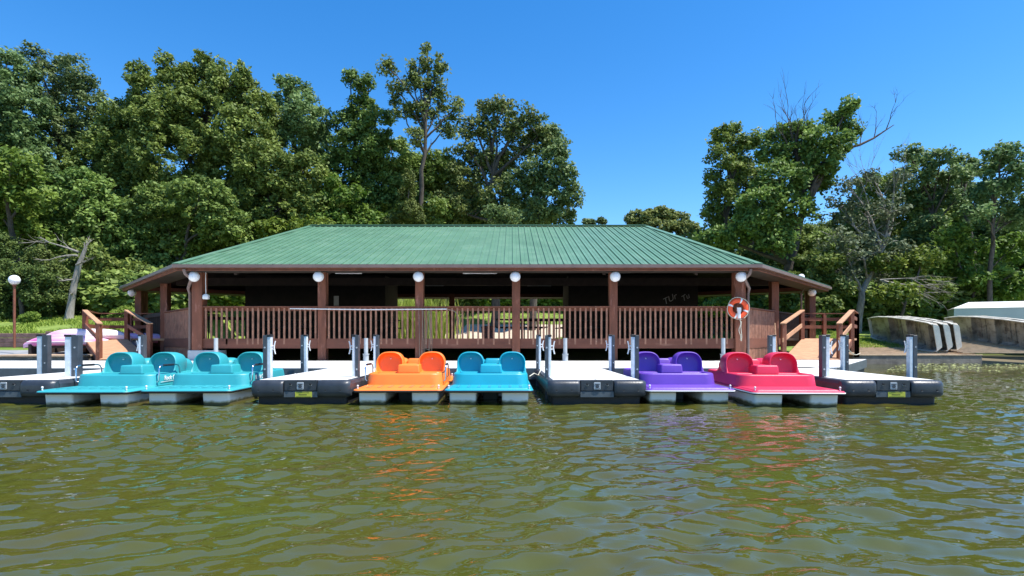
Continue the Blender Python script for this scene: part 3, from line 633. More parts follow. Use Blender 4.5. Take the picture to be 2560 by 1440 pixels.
# ------------------------------------------------------------------ pedal boats
def pedal_boat(cx, y0, yaw, mname, label, handles=(1,), text=False, grooves=True, lip='white'):
    m = M[mname]
    t = empty('pedal_boat', (cx, y0, 0), yaw, label, 'pedal boat', 'pedal boats moored between the docks')
    W, L = 1.5, 3.35
    for s in (-1, 1):
        b = MB(); xc = s * .445
        b.loft([rrect(.42, L - .34, .04, xc, L / 2 + .01, -.2), rrect(.445, L - .24, .04, xc, L / 2 + .01, .0), rrect(.455, L - .22, .04, xc, L / 2, .225)]); b.build('pontoon', M['pontoon'], t)
    b = MB(); b.loft([rrect(.26, .7, .03, 0, 1.3, -.12), rrect(.30, .8, .03, .0, 1.3, .2)]); b.build('paddle_housing', M['plate'], t)
    b = MB(); rr = [rrect(W - .06, L - .06, .07, 0, L / 2, .222), rrect(W, L, .09, 0, L / 2, .236), rrect(W, L, .09, 0, L / 2, .250), rrect(W - .03, L - .03, .08, 0, L / 2, .262), rrect(W - .13, L - .13, .06, 0, L / 2, .266), rrect(W - .15, L - .15, .05, 0, L / 2, .280)]
    b.loft(rr); dk = b.build('deck', m, t)
    b = MB(); b.loft([rrect(W + .012, L + .012, .09, 0, L / 2, .226), rrect(W + .016, L + .016, .09, 0, L / 2, .240), rrect(W + .002, L + .002, .09, 0, L / 2, .242)], False, False); b.build('rub_strip', M['black' if lip != 'white' else 'white'], dk)
    b = MB(); b.loft([rrect(W - .02, L - .02, .08, 0, L / 2, .208), rrect(W + .0, L + .0, .08, 0, L / 2, .224)], True, False); b.build('under_strip', M['black'], dk)
    if grooves:
        for k in range(7):
            x = -.54 + k * .18; g = MB(); g.bar((x, .22, .2835), (x, .62, .2835), .05, .006, (0, 0, 1)); g.build('tread_strip', M[mname + '_d'], dk)
    for (x, y) in ((-.68, .09), (.68, .09), (.68, L - .12), (-.68, L - .12)):
        b = MB(); b.tube([(x, y, .27), (x, y, .31)], .012, 8); b.sphere((x, y, .318), .018, 10, 6); b.build('tie_knob', M['white'], dk)
    # moulded tub
    ty0, td, tw = .76, 1.95, 1.37; cy = ty0 + td / 2
    b = MB(); rr = [rrect(tw + .04, td + .04, .2, 0, cy, .275), rrect(tw + .03, td + .03, .21, 0, cy, .30), rrect(tw, td, .22, 0, cy, .455), rrect(tw - .015, td - .015, .22, 0, cy, .475), rrect(tw - .05, td - .05, .21, 0, cy, .485), rrect(tw - .13, td - .13, .18, 0, cy, .483), rrect(tw - .17, td - .17, .16, 0, cy, .465), rrect(tw - .2, td - .2, .15, 0, cy, .30)]
    b.loft(rr, False, True)
    # seat bench and its rounded front edge
    b.loft([rrect(tw - .16, 1.12, .08, 0, ty0 + 1.08, .29), rrect(tw - .16, 1.12, .08, 0, ty0 + 1.08, .455), rrect(tw - .19, 1.09, .08, 0, ty0 + 1.08, .475)])
    b.build('tub', m, t)
    def seat(x, y, w, h, depth, face):
        b = MB(); n = 22; rings = []
        def arch(sw, sh, yy):
            out = []
            for k in range(n + 1):
                a = math.pi * k / n; ca, sa = math.cos(a), math.sin(a)
                xx = w / 2 * sw * math.copysign(abs(ca) ** .70, ca); zz = h * sh * abs(sa) ** .66
                F_ = 1 if sw > .93 else 0; fl_ = (.87 + .13 * min(1, zz / (.55 * h)) ** .8) * (1 + F_ * .13 * max(0, 1 - zz / (.16 * h)) ** 2)          # flares out to the bench
                out.append((x + xx * fl_, y + face * (yy * (1 if True else 1) + .22 * zz - F_ * .05 * max(0, 1 - zz / (.25 * h)) ** 2), .475 + zz))
            return out
        D_ = depth / .4
        for (sw, sh, yy) in ((.02, .03, .13), (.4, .45, .135), (.66, .70, .13), (.78, .83, .115), (.85, .89, .08), (.895, .925, .03), (.915, .94, -.004), (.945, .96, -.016), (.98, .985, -.006), (1.0, 1.0, .02), (1.0, 1.0, .14 * D_), (.985, .985, .26 * D_), (.93, .93, .37 * D_), (.82, .80, .46 * D_), (.62, .58, .52 * D_), (.2, .2, .55 * D_)):
            rings.append(arch(sw, sh, yy))
        b.loft(rings, False, False, True, False); return b.build('seat', m, t)
    for s in (-1, 1):
        st_ = seat(s * .405, ty0 + .72, .555, .385, .40, 1)
        e = MB(); e.tube([(s * .405, ty0 + .72 + .15, .72), (s * .405, ty0 + .72 + .19, .724)], .012, 8); e.build('drain_plug', M['white'], st_)
        seat(s * .32, ty0 + 1.62, .42, .25, .26, -1)
    b = MB(); b.loft([rrect(.42, .62, .03, 0, ty0 + .78, .47), rrect(.40, .60, .03, 0, ty0 + .78, .60), rrect(.385, .585, .03, 0, ty0 + .78, .618), rrect(.36, .56, .03, 0, ty0 + .78, .622)]); b.build('console', m, t, 0)
    b = MB(); b.loft([rrect(.34, .34, .04, .02, ty0 + 1.42, .47), rrect(.32, .30, .04, .02, ty0 + 1.42, .68), rrect(.28, .26, .05, .02, ty0 + 1.42, .705)]); b.build('rear_locker', m, t)
    for s in handles:
        x = s * (tw / 2 + .045); b = MB()
        pts = [(x - s * .03, ty0 + .12, .34), (x, ty0 + .12, .37), (x, ty0 + .12, .58), (x, ty0 + .15, .62), (x, ty0 + .2, .635), (x, ty0 + .62, .635), (x, ty0 + .7, .62), (x, ty0 + .75, .56), (x, ty0 + .77, .40), (x - s * .03, ty0 + .77, .37)]
        b.tube(pts, .013, 8); h_ = b.build('grab_rail', M['chrome'], t)
        b = MB(); b.tube([(x, ty0 + .24, .635), (x, ty0 + .56, .635)], .02, 10); b.build('grip', M['black'], h_)
    if text:
        text_mesh('side_lettering', 'Rock Cut Marina', .11, M['white'], t, (tw / 2 + .026, ty0 + .68, .40), (R(90 - 7), 0, R(90)), .35, .0015, .002)
        b = MB(); b.bar((tw / 2 + .026, ty0 + .2, .335), (tw / 2 + .024, ty0 + 1.05, .35), .004, .008); b.build('side_stripe', M['white'], t)
    return t
for k_, c_ in (('teal', (.02, .27, .31)), ('orange', (.55, .16, .05)), ('cyan', (.015, .25, .34)), ('purple', (.13, .05, .38)), ('red', (.62, .03, .09))): M[k_ + '_d'] = mat(k_ + '_tread', c_, .8, .1, 8)
pedal_boat(-7.0, 9.08, R(1), 'teal', 'leftmost teal pedal boat, nearest the far left dock', (1, -1), True, lip='b')
pedal_boat(-5.42, 9.28, R(2), 'teal', 'second teal pedal boat, touching the dock with the yellow label', (1,), True, lip='b')
pedal_boat(-1.92, 9.38, R(2), 'orange', 'bright orange pedal boat left of the turquoise one', (1, -1), False, lip='b')
pedal_boat(-.39, 9.38, R(.5), 'cyan', 'turquoise pedal boat moored right of the orange boat', (), False, lip='b')
pedal_boat(3.02, 9.42, R(-1), 'purple', 'deep purple pedal boat left of the red one', (), False, False)
pedal_boat(4.64, 9.02, R(-2), 'red', 'crimson red pedal boat left of the rightmost dock', (), False, False)
b = MB(); a_ = Vector((.36, 11.6, .33)); c_ = Vector((.75, 12.2, .5)); b.tube([a_, a_ + Vector((.1, .1, .06)), (a_ + c_) / 2 - Vector((0, 0, .08)), c_ + Vector((-.08, 0, .02)), c_], .012, 6)
tag(b.build('mooring_line', M['rope']), 'short mooring line from the turquoise boat to the middle dock', 'rope')

# ------------------------------------------------------------------ ramps
def ramp(sgn, label, ends=None):
    def X(p): return (p[0] if sgn > 0 else 2 * CX - p[0], p[1])
    BL, BR, TL, TR = (8.95, 18.5), (10.75, 18.4), (11.15, 21.5), (13.05, 21.5)
    FL_, FR_ = (13.6, 24.4), (14.9, 24.2)
    if ends: BL, BR, TL, TR = ends
    t = empty('ramp', (*X(BL), 0), 0, label, 'ramp', 'wooden ramps with handrails beside the pavilion'); o = Vector((*X(BL), 0))
    def q(p, z): return Vector((*X(p), z)) - o
    z0, z1 = .44, 1.12
    b = MB(); n = 26
    for k in range(n):
        a0, a1 = k / n, (k + .93) / n
        def lp(u, A, B): return (A[0] + (B[0] - A[0]) * u, A[1] + (B[1] - A[1]) * u)
        c = [q(lp(a0, BL, TL), z0 + (z1 - z0) * a0), q(lp(a0, BR, TR), z0 + (z1 - z0) * a0), q(lp(a1, BR, TR), z0 + (z1 - z0) * a1), q(lp(a1, BL, TL), z0 + (z1 - z0) * a1)]
        dn = Vector((0, 0, -.04)); b.add(c + [v + dn for v in c], [(0, 1, 2, 3), (7, 6, 5, 4), (0, 4, 5, 1), (1, 5, 6, 2), (2, 6, 7, 3), (3, 7, 4, 0)])
    b.build('ramp_boards', M['tan'], t)
    b = MB(); pts = [(10.2, 21.5), TR, FR_, FL_, (12.3, 23.9)]
    b.add([q(p, 1.04) for p in pts] + [q(p, 1.12) for p in pts], [(4, 3, 2, 1, 0), (5, 6, 7, 8, 9)] + [(i, (i + 1) % 5, (i + 1) % 5 + 5, i + 5) for i in range(5)]); b.build('platform', M['tan'], t)
    for (A, B) in ((BL, TL), (BR, TR)):
        b = MB(); b.bar(q(A, z0 - .12), q(B, z1 - .12), .05, .2); b.build('stringer', M['wood'], t)
        b = MB(); b.bar(q(A, z0 + 1.17), q(B, z1 + 1.08), .16, .04); b.build('handrail', M['tan'], t)
        b = MB(); b.bar(q(A, z0 + .62), q(B, z1 + .52), .045, .14); b.build('mid_rail', M['tan'] if sgn > 0 else M['wood'], t)
        for u in (.03, .97):
            p = (A[0] + (B[0] - A[0]) * u, A[1] + (B[1] - A[1]) * u); z = z0 + (z1 - z0) * u
            b = MB(); w_ = q(p, 0); b.box(w_.x - .07, w_.x + .07, w_.y - .07, w_.y + .07, z - .5, z + 1.12 - .06 * u); b.build('rail_post', M['wood'], t, .006, 1)
    for (A, B) in ((TR, FR_), (FL_, FR_), ((12.4, 24.3), FL_)):
        b = MB(); b.bar(q(A, 2.2), q(B, 2.2), .14, .04); b.build('handrail', M['wood'], t)
        b = MB(); b.bar(q(A, 1.95), q(B, 1.95), .04, .14); b.bar(q(A, 1.62), q(B, 1.62), .04, .14); b.build('mid_rail', M['wood'], t)
        b = MB(); w_ = q(B, 0); b.box(w_.x - .07, w_.x + .07, w_.y - .07, w_.y + .07, .3, 2.18); b.build('rail_post', M['wood'], t, .006, 1)
    return t
ramp(1, 'sunlit wooden ramp right of the pavilion leading down to the landing dock')
ramp(-1, 'wooden ramp left of the pavilion, in front of the stacked kayaks', ((8.95, 18.5), (10.55, 18.4), (11.8, 21.5), (13.4, 21.5)))

# ------------------------------------------------------------------ left shore: retaining wall, step, kayaks
t = empty('retaining_wall', (-24, 23, .75), 0, 'low brown timber retaining wall below the grassy bank', 'retaining wall')
for k in range(3):
    b = MB(); z = .02 + k * .19; b.box(-9, 5.6, -.07 + .003 * k, .10, z, z + .18); b.build('timber', M['wall_timber'], t, .012, 1)
for x in (-6, -3.2, -.4, 2.3, 5.1):
    b = MB(); b.box(x - .09, x + .09, -.22, -.075, -.3, .66); b.build('stake', M['wall_timber'], t, .01, 1)
t = empty('timber_step', (-15.9, 18.9, 0), 0, 'pale low timber step behind the far left dock posts', 'step')
b = MB(); b.box(-1.6, 1.3, -.3, 1.0, .0, .50); b.build('base', M['grey_timber'], t, .01, 1)
b = MB(); [b.box(-1.64, 1.34, -.34 + .28 * k, -.34 + .28 * k + .27, .502, .56) for k in range(5)]; b.build('boards', M['tan2'], t, .005, 1)
t = empty('timber_ledge', (-19.2, 18.9, 0), 0, 'dark low plank ledge at the left edge of the shore', 'ledge')
b = MB(); b.box(-2.5, 1.6, -.2, .9, -.1, .46); b.build('base', M['grey_timber'], t, .01, 1)
b = MB(); b.box(-2.55, 1.65, -.25, .9, .462, .53); b.build('boards', M['tan2'], t, .01, 1)
def kayak(loc, rz, m, label, L=3.4, roll=0):
    t = empty('kayak', loc, rz, label, 'kayak', 'kayaks stacked upside down behind the left ramp')
    rings = []; n = 14
    for k in range(19):
        u = k / 18 * 2 - 1; w = .36 * (1 - abs(u) ** 2.6) + .012; h = .27 * (1 - abs(u) ** 4) * .9 + .05; z = .10 * abs(u) ** 3
        rings.append([(L / 2 * u, w * math.copysign(abs(math.cos(a)) ** .8, math.cos(a)), -z + .02 + h * max(0, math.sin(a)) ** .75 if math.sin(a) > 0 else -z + .02 + .10 * math.sin(a)) for a in np.linspace(0, 2 * math.pi, n, endpoint=False)])
    b = MB(); b.loft(rings); h_ = b.build('hull', m, t)
    b = MB(); b.tube([(-L / 2 * .97, 0, .0), (-L * .2, 0, .285), (0, 0, .30), (L * .2, 0, .285), (L / 2 * .97, 0, .0)], .022, 6); b.build('keel', m, t)
    for s in (-1, 1):
        b = MB(); b.tube([(-L / 2 * .85, s * .17, .06), (-L * .25, s * .33, .06), (0, s * .37, .06), (L * .25, s * .33, .06), (L / 2 * .85, s * .17, .06)], .018, 6); b.build('rub_rail', M['white'], t)
    return t
KY = 21.4
kayak((-16.7, KY - .2, .93), R(4), M['pink'], 'pink kayak lying lowest and nearest in the kayak stack')
kayak((-16.2, KY + .5, .99), R(-3), M['lav'], 'lavender blue kayak behind the pink one in the stack')
kayak((-16.3, KY + .1, 1.18), R(1), M['pale'], 'pale pink kayak on top of the kayak stack')
kayak((-15.2, KY + 1.2, 1.02), R(2), M['pink'], 'pink kayak at the back of the stack, nearest the ramp platform')
t = empty('kayak_rack', (-18, KY, .5), 0, 'dark low rack carrying the stacked kayaks', 'rack')
for k in range(3):
    b = MB(); b.bar((k * 1.4, -.5, .2), (k * 1.4, 1.5, .2), .12, .40); b.build('support', M['dark'], t)
for y in (-.3, 1.3):
    b = MB(); b.bar((-.3, y, .3), (3.1, y, .3), .08, .08); b.build('crossbar', M['dark'], t)

# ------------------------------------------------------------------ right shore: timber platforms, jon boats, trailer
t = empty('timber_platform', (19.2, 24.6, 0), 0, 'long low weathered timber platform at the right water edge', 'platform')
b = MB(); b.box(-4.4, 1.25, -.25, .2, -.3, .36); b.build('front_beam', M['grey_timber'], t, .015, 1)
b = MB(); [b.bar((-4.4, -.1 + k * .36, .392 + .05 * max(0, k - .6)), (1.25, -.1 + k * .36, .392 + .05 * max(0, k - .6)), .345, .06) for k in range(10)]; b.build('boards', M['tan2'], t, .006, 1)
b = MB(); b.box(-5.6, -2.8, 2.3, 2.55, .3, .72); b.build('rear_beam', M['tan2'], t, .015, 1)
t = empty('slatted_slipway', (24.3, 26.2, .42), 0, 'sloping slipway of pale boards in front of the right boats', 'slipway')
b = MB()
for k in range(15): y = -2.0 + k * .33; b.bar((-4.6 - .1 * random.random(), y + .3, .08 + k * .045), (5.5, y - .3, .06 + k * .045), .22, .05)
b.build('boards', M['tan2'], t, .004, 1)
def jon_mesh_parts(t, L=4.4, W=1.42, Dp=.40):
    # local frame: boat lies along +y, opening facing -x, lower gunwale at z=0
    def sec(y, w, d, rise=0):                       # open section: points from lower gunwale round the hull to the upper one
        return [(0 + rise, y, (W - w) / 2), (d * .9 + rise * .2, y, (W - w) / 2 + .13 * w / W), (d, y, (W - w) / 2 + .19), (d, y, (W + w) / 2 - .19), (d * .9 + rise * .2, y, (W + w) / 2 - .13 * w / W), (0 + rise, y, (W + w) / 2)]
    st = [(-.12, W * .86, Dp * .62), (.12, W * .93, Dp), (L * .25, W, Dp), (L * .6, W, Dp), (L * .8, W * .93, Dp * .95), (L * .93, W * .8, Dp * .7), (L, W * .70, Dp * .38)]
    b = MB(); out = [sec(*s) for s in st]; b.loft(out, False, False, False, False)
    inn = [[(x - (.012 if x > .05 else 0), y, z) for (x, y, z) in r] for r in out]; b.loft([r[::-1] for r in inn], False, False, False, False)
    b.build('hull', M['jon'], t)
    b = MB(); s0 = sec(*st[0]); b.add(s0 + [(x, y - .035, z) for x, y, z in s0], [tuple(range(6)), tuple(range(11, 5, -1))] + [(i, i + 6, (i + 1) % 6 + 6, (i + 1) % 6) for i in range(6)])
    b.build('transom', M['jonrim'], t)
    b = MB(); s0 = sec(*st[-1]); b.add(s0 + [(x, y + .02, z) for x, y, z in s0], [tuple(range(5, -1, -1)), tuple(range(6, 12))]); b.build('bow_plate', M['jonrim'], t)
    for k in (0, 5):
        b = MB(); pts = [(r[k][0] - .012, r[k][1], r[k][2]) for r in out]
        for i in range(len(pts) - 1): b.bar(pts[i], pts[i + 1], .07, .045)
        b.build('gunwale', M['jonrim'], t)
    b = MB()
    for k in range(16): y = .25 + k * .25; b.bar((Dp - .028, y, .2), (Dp - .028, y, W - .2), .03, .03)
    b.build('floor_ribs', M['jon'], t)
    for y in (.35, 1.75, 3.0):
        b = MB(); b.box(.12, Dp - .015, y, y + .3, .09, W - .09); b.build('bench', M['jon'], t)
    return t
def jon(bx, by, bz, rz, lean, label):
    t = empty('jon_boat', (bx, by, bz), 0, label, 'rowing boat', 'aluminium rowing boats tipped on their sides'); t.rotation_euler = Euler((R(7), R(lean), R(rz)), 'XYZ')
    return t
LJ = [(18.85, 24.95, .48, -1.5, -14, 'nearest tipped rowing boat on the platform, closest to the pavilion'), (19.4, 25.05, .50, -2, -15, 'middle tipped rowing boat of the left row of three'), (20.0, 25.3, .50, -1, -13, 'third tipped rowing boat, right end of the left row'),
      (23.2, 25.0, .50, 3, -14, 'front tipped rowing boat of the right row, cut by the photo edge'), (24.0, 25.2, .52, 3, -15, 'rear tipped rowing boat of the right row')]
proto = None
for (x, y, z, rz, ln, lb) in LJ:
    if proto is None: proto = jon(x, y, z, rz, ln, lb); jon_mesh_parts(proto); c = proto
    else:
        c = copy_tree(proto); c.location = (x, y, z); c.rotation_euler = Euler((R(7), R(ln), R(rz)), 'XYZ'); c['label'] = lb
    c.scale = (1, 1.0, 1)
# trailer
t = empty('box_trailer', (0, 0, 0), 0, 'long pale green box trailer with white roof on the right shore', 'trailer')
Yt = 31
a0, a1 = P(2385, 771, Yt), P(2590, 764, 27.5); zb = 1.6
x0, z0_ = a0[0], a0[2]; ztop = z0_ + .38
b = MB(); c = [(x0, 31, 0), (x0 + 8.5, 27.2, 0), (x0 + 9.8, 29.4, 0), (x0 + 1.5, 33.4, 0)]
b.add([(p[0], p[1], zb) for p in c] + [(p[0], p[1], z0_) for p in c], [(3, 2, 1, 0), (4, 5, 6, 7)] + [(i, (i + 1) % 4, (i + 1) % 4 + 4, i + 4) for i in range(4)]); b.build('body', M['container'], t)
b = MB(); c2 = [(x0 + 1.3, 31.6, 0), (x0 + 9.2, 28.2, 0)]
b.add([(p[0], p[1], z0_) for p in offset([(q_[0], q_[1]) for q_ in c], -.04) for p in [p]] + [(c2[0][0], c2[0][1], ztop), (c2[1][0], c2[1][1], ztop)], [(0, 1, 5, 4), (2, 3, 4, 5), (1, 2, 5), (3, 0, 4)]); b.build('roof', M['containertop'], t)
for (u) in (.25, .8):
    cx_ = c[0][0] + (c[1][0] - c[0][0]) * u; cy_ = c[0][1] + (c[1][1] - c[0][1]) * u - .06
    b = MB(); d = Vector((.4, .9, 0)).normalized() * .08; b.tube([Vector((cx_, cy_, 1.75)) - d, Vector((cx_, cy_, 1.75)) + d], .3, 16); b.build('wheel', M['black'], t)

# ------------------------------------------------------------------ foliage
def leaves(pts_n, centers, radii, per, size, flat=1.0, up=.75, outward=None, aspect=1.7, hang=0):
    """leaf quads around clump centres; returns coords, loops, tint"""
    n = len(centers); N = n * per
    c = np.repeat(centers, per, 0); r = np.repeat(radii, per)
    d = rng.normal(size=(N, 3)); d /= np.linalg.norm(d, axis=1)[:, None]
    rad = r * rng.uniform(0, 1, N) ** .45
    p = c + d * rad[:, None] * np.array([1, 1, flat])
    nrm = rng.normal(size=(N, 3)) * .62 + d * .35 + np.array([.1, -.15, up]); nrm /= np.linalg.norm(nrm, axis=1)[:, None]
    t = rng.normal(size=(N, 3)); t[:, 2] -= hang; t -= nrm * (t * nrm).sum(1)[:, None]; t /= np.linalg.norm(t, axis=1)[:, None]
    b = np.cross(nrm, t); s = size * rng.uniform(.6, 1.35, N)[:, None]
    q0 = p - t * s * aspect * .5; q1 = p + b * s * .5 + t * s * .08; q2 = p + t * s * aspect * .5; q3 = p - b * s * .5 + t * s * .08
    co = np.stack([q0, q1, q2, q3], 1).reshape(-1, 3)
    ct = np.repeat(rng.uniform(0, 1, n), per)
    tint = np.clip(.5 * ct + .5 * rng.uniform(0, 1, N) + rng.normal(0, .05, N), 0, 1)
    return co, np.repeat(tint, 4)
def foliage_mesh(name, blobs, m, dens=1.0, size=.16, clump=.62, per=58, fill=.5, flat=.8, aspect=1.7, hang=0):
    """blobs: (x, y, z, rx, ry, rz)"""
    C, Rd = [], []
    for (x, y, z, rx, ry, rz) in blobs:
        area = 4 * math.pi * (((rx * ry) ** 1.6 + (rx * rz) ** 1.6 + (ry * rz) ** 1.6) / 3) ** (1 / 1.6)
        k = max(3, int(area * dens * 1.6 / (clump * clump * 2.1)))
        d = rng.normal(size=(k, 3)); d /= np.linalg.norm(d, axis=1)[:, None]
        rr = rng.uniform(fill, 1.0, k) ** .6
        lump = 1 + .16 * np.sin(d[:, 0] * 5 + x) * np.cos(d[:, 2] * 6 + z)
        C.append(np.array([x, y, z]) + d * np.array([rx, ry, rz]) * (rr * lump)[:, None]); Rd.append(clump * rng.uniform(.55, 1.2, k))
    C = np.vstack(C); Rd = np.concatenate(Rd)
    co, tint = leaves(0, C, Rd, per, size, flat, aspect=aspect, hang=hang)
    return raw_mesh(name, co, np.arange(len(co)), 4, m, False, tint), C
def limb_tube(mb, a, b, r0, r1, wob=.12, n=7, k=6):
    a, b = Vector(a), Vector(b); L = (b - a).length; pts, rad = [], []
    w1 = Vector((random.uniform(-1, 1), random.uniform(-1, 1), random.uniform(-.3, .6))) * wob * L
    for i in range(n + 1):
        u = i / n; pts.append(a.lerp(b, u) + w1 * math.sin(math.pi * u) + Vector((random.uniform(-1, 1), random.uniform(-1, 1), 0)) * .02 * L * (0 < i < n)); rad.append(r0 + (r1 - r0) * u)
    mb.tube(pts, rad, k); return pts
def tree(px, Y, blobs, label, m='oak', name='tree', trunk=.22, lean=0, dens=1, bark='bark', base_px=None, size=.14, clump=.50, per=58, twigs=2, group=None, dspread=1.0, fill=.5, hang=0):
    """blobs given as (px, py, rpx, rpy[, dY]) on the photo at depth Y; turned into world-size ellipsoids"""
    bx = PX(base_px if base_px is not None else px, Y); bz = float(T(bx, Y))
    t = empty(name, (bx, Y, bz), 0, label, 'tree', group)
    W3 = []
    for bl in blobs:
        dY = bl[4] if len(bl) > 4 else random.uniform(-1.2, 1.2) * dspread
        yy = Y + dY; x, _, z = P(bl[0], bl[1], yy); rx, rz = [max(.5 * v, v - clump * .28) for v in (bl[2] * yy / FOC, bl[3] * yy / FOC)]
        W3.append((x - bx, dY, z - bz, rx, max(.8, min(3.2, (rx + rz) * .5)) * dspread, rz))
    me, C = foliage_mesh('crown', W3, M[m], dens, size, clump, per, fill, hang=hang); link('crown', me, t)
    zs = [w[2] for w in W3]; top = max(W3, key=lambda w: w[2]); mb = MB()
    hub = Vector((np.mean([w[0] for w in W3]) * .5, 0, max(1.5, min(zs) * .75)))
    tpts = limb_tube(mb, (0, 0, -.3), hub, trunk, trunk * .72, .03, 6, 9)
    tip = Vector((top[0], top[1], top[2] + top[5] * .5)); main = limb_tube(mb, hub, tip, trunk * .72, .03, .05, 9, 7)
    for w in W3:
        if w is top: continue
        c = Vector(w[:3]); best = min(main[:-2], key=lambda p: (p - (c - Vector((0, 0, .9 * (c - hub).length * .5)))).length)
        r0 = trunk * .45 * (.5 + .5 * min(1, (c - best).length / 5)); lp = limb_tube(mb, best, c + Vector((0, 0, w[5] * .3)), r0, .025, .08, 6, 6)
        for j in range(twigs):
            q = random.choice(lp[2:]); a = random.uniform(0, 6.28); limb_tube(mb, q, q + Vector((math.cos(a) * w[3] * .7, math.sin(a) * w[4] * .6, random.uniform(.2, .8) * w[5])), r0 * .4, .012, .1, 4, 5)
    mb.build('trunk', M[bark], t)
    return t
def branch_rec(mb, p, d, L, r, depth, spread=.6, up=.15):
    pts = [Vector(p)]; rad = [r]; dd = Vector(d).normalized(); n = 5
    for i in range(n):
        dd = (dd + Vector((random.gauss(0, .13), random.gauss(0, .13), random.gauss(0, .1) + up * .15))).normalized(); pts.append(pts[-1] + dd * L / n); rad.append(r * (1 - .75 * (i + 1) / n))
    mb.tube(pts, rad, 6 if r > .04 else 4)
    if depth > 0:
        for i in range(random.randint(3, 5)):
            q = pts[random.randint(1, n)]; nd = (dd + Vector((random.gauss(0, spread), random.gauss(0, spread), random.gauss(0, spread * .7) + up))).normalized()
            branch_rec(mb, q, nd, L * random.uniform(.4, .65), r * .45, depth - 1, spread, up)

# --- left wood, front rank
tree(20, 39, [(15, 190, 70, 70), (-40, 260, 90, 100), (40, 290, 80, 80), (20, 400, 110, 90), (-60, 420, 90, 120)], 'tall pale oak at the far left edge of the wood', 'oakb', dens=.8)
tree(150, 42, [(95, 150, 42, 38), (140, 175, 45, 35), (190, 180, 48, 42), (215, 225, 40, 45), (110, 215, 55, 45), (170, 250, 65, 55), (245, 275, 42, 40), (130, 320, 100, 60), (225, 330, 55, 40), (190, 390, 120, 70)], 'tall airy tree with sky between its tops, second from the left', 'oakb', dens=.42, clump=.5, twigs=4)
tree(290, 41, [(265, 345, 50, 40), (300, 300, 55, 50), (320, 390, 80, 70), (250, 430, 90, 70), (330, 480, 100, 90)], 'rounded oak left of the spiky topped one', 'oak')
tree(460, 39, [(345, 185, 26, 38), (365, 225, 45, 45), (420, 165, 18, 38), (432, 210, 40, 45), (470, 190, 26, 42), (505, 155, 22, 40), (500, 215, 45, 50), (545, 190, 28, 40), (560, 240, 50, 50), (600, 190, 18, 34), (620, 235, 30, 45), (650, 280, 45, 55), (420, 290, 90, 70), (520, 310, 110, 80), (340, 300, 60, 60), (610, 350, 90, 80), (450, 400, 130, 100), (580, 450, 120, 90)], 'broad oak with many spiky tops left of the roof', 'oak', trunk=.34, dens=.95, twigs=3)
tree(740, 40, [(715, 215, 22, 26), (745, 235, 40, 42), (690, 290, 50, 50), (760, 290, 50, 55), (800, 300, 32, 38), (725, 360, 90, 70), (800, 370, 50, 60)], 'oak with a leaning round top above the left end of the roof', 'oakb', dens=.8)
tree(700, 37.5, [(660, 420, 80, 70), (760, 450, 80, 70), (700, 510, 110, 80), (620, 520, 80, 80), (800, 530, 80, 60)], 'lower oak right behind the left slope of the roof', 'oak', dens=.95)
tree(240, 35, [(200, 500, 90, 70), (120, 520, 60, 60), (260, 560, 90, 70), (180, 600, 80, 60), (330, 600, 70, 60)], 'dark leafy oak above the dead grey trunk', 'oak')
tree(430, 34.8, [(400, 520, 80, 60), (500, 500, 80, 60), (560, 560, 70, 50), (430, 590, 100, 60), (330, 650, 80, 50), (400, 680, 60, 50)], 'low oak with sunlit boughs left of the roof corner', 'oak', dens=.95)
tree(40, 31, [(30, 430, 80, 60), (80, 480, 50, 50), (0, 520, 90, 70), (60, 570, 60, 50), (-40, 470, 70, 80)], 'bright yellow green tree at the left edge', 'bright', size=.15, dens=.8)
tree(150, 32, [(215, 640, 50, 45), (290, 690, 60, 45), (250, 740, 60, 40), (330, 740, 50, 40), (360, 700, 40, 40)], 'small leafy sapling beside the dead trunk', 'oak', size=.15, trunk=.09)
tree(500, 36, [(470, 620, 60, 40), (540, 610, 50, 30), (600, 600, 50, 30), (430, 640, 50, 35), (690, 575, 60, 25), (780, 570, 60, 25)], 'low hazel like tree just above the left eave', 'bright', size=.15, trunk=.12, dens=.8)
tree(390, 37.5, [(380, 750, 60, 50), (460, 745, 70, 50), (540, 735, 60, 45), (320, 780, 50, 40)], 'bushy undergrowth tree seen beneath the left eave', 'oak', size=.15, trunk=.1)
# cedars on the left bank
for (px, Y, bl, lb) in ((60, 27.5, [(30, 680, 60, 30), (80, 700, 70, 35), (30, 730, 60, 35), (110, 745, 50, 30), (60, 780, 70, 25)], 'drooping cedar behind the globe lamp on the left bank'),
                    (-20, 28.5, [(-20, 620, 60, 50), (-30, 700, 60, 50), (-10, 770, 50, 35)], 'cedar cut by the left edge of the photo'),
                    (120, 29, [(105, 655, 40, 40), (130, 700, 40, 40), (120, 760, 45, 35)], 'slim cedar just left of the dead trunk')):
    tree(px, Y, bl, lb, 'cedar', 'cedar', .12, size=.075, clump=.34, per=95, dens=.9, hang=.6, twigs=1)
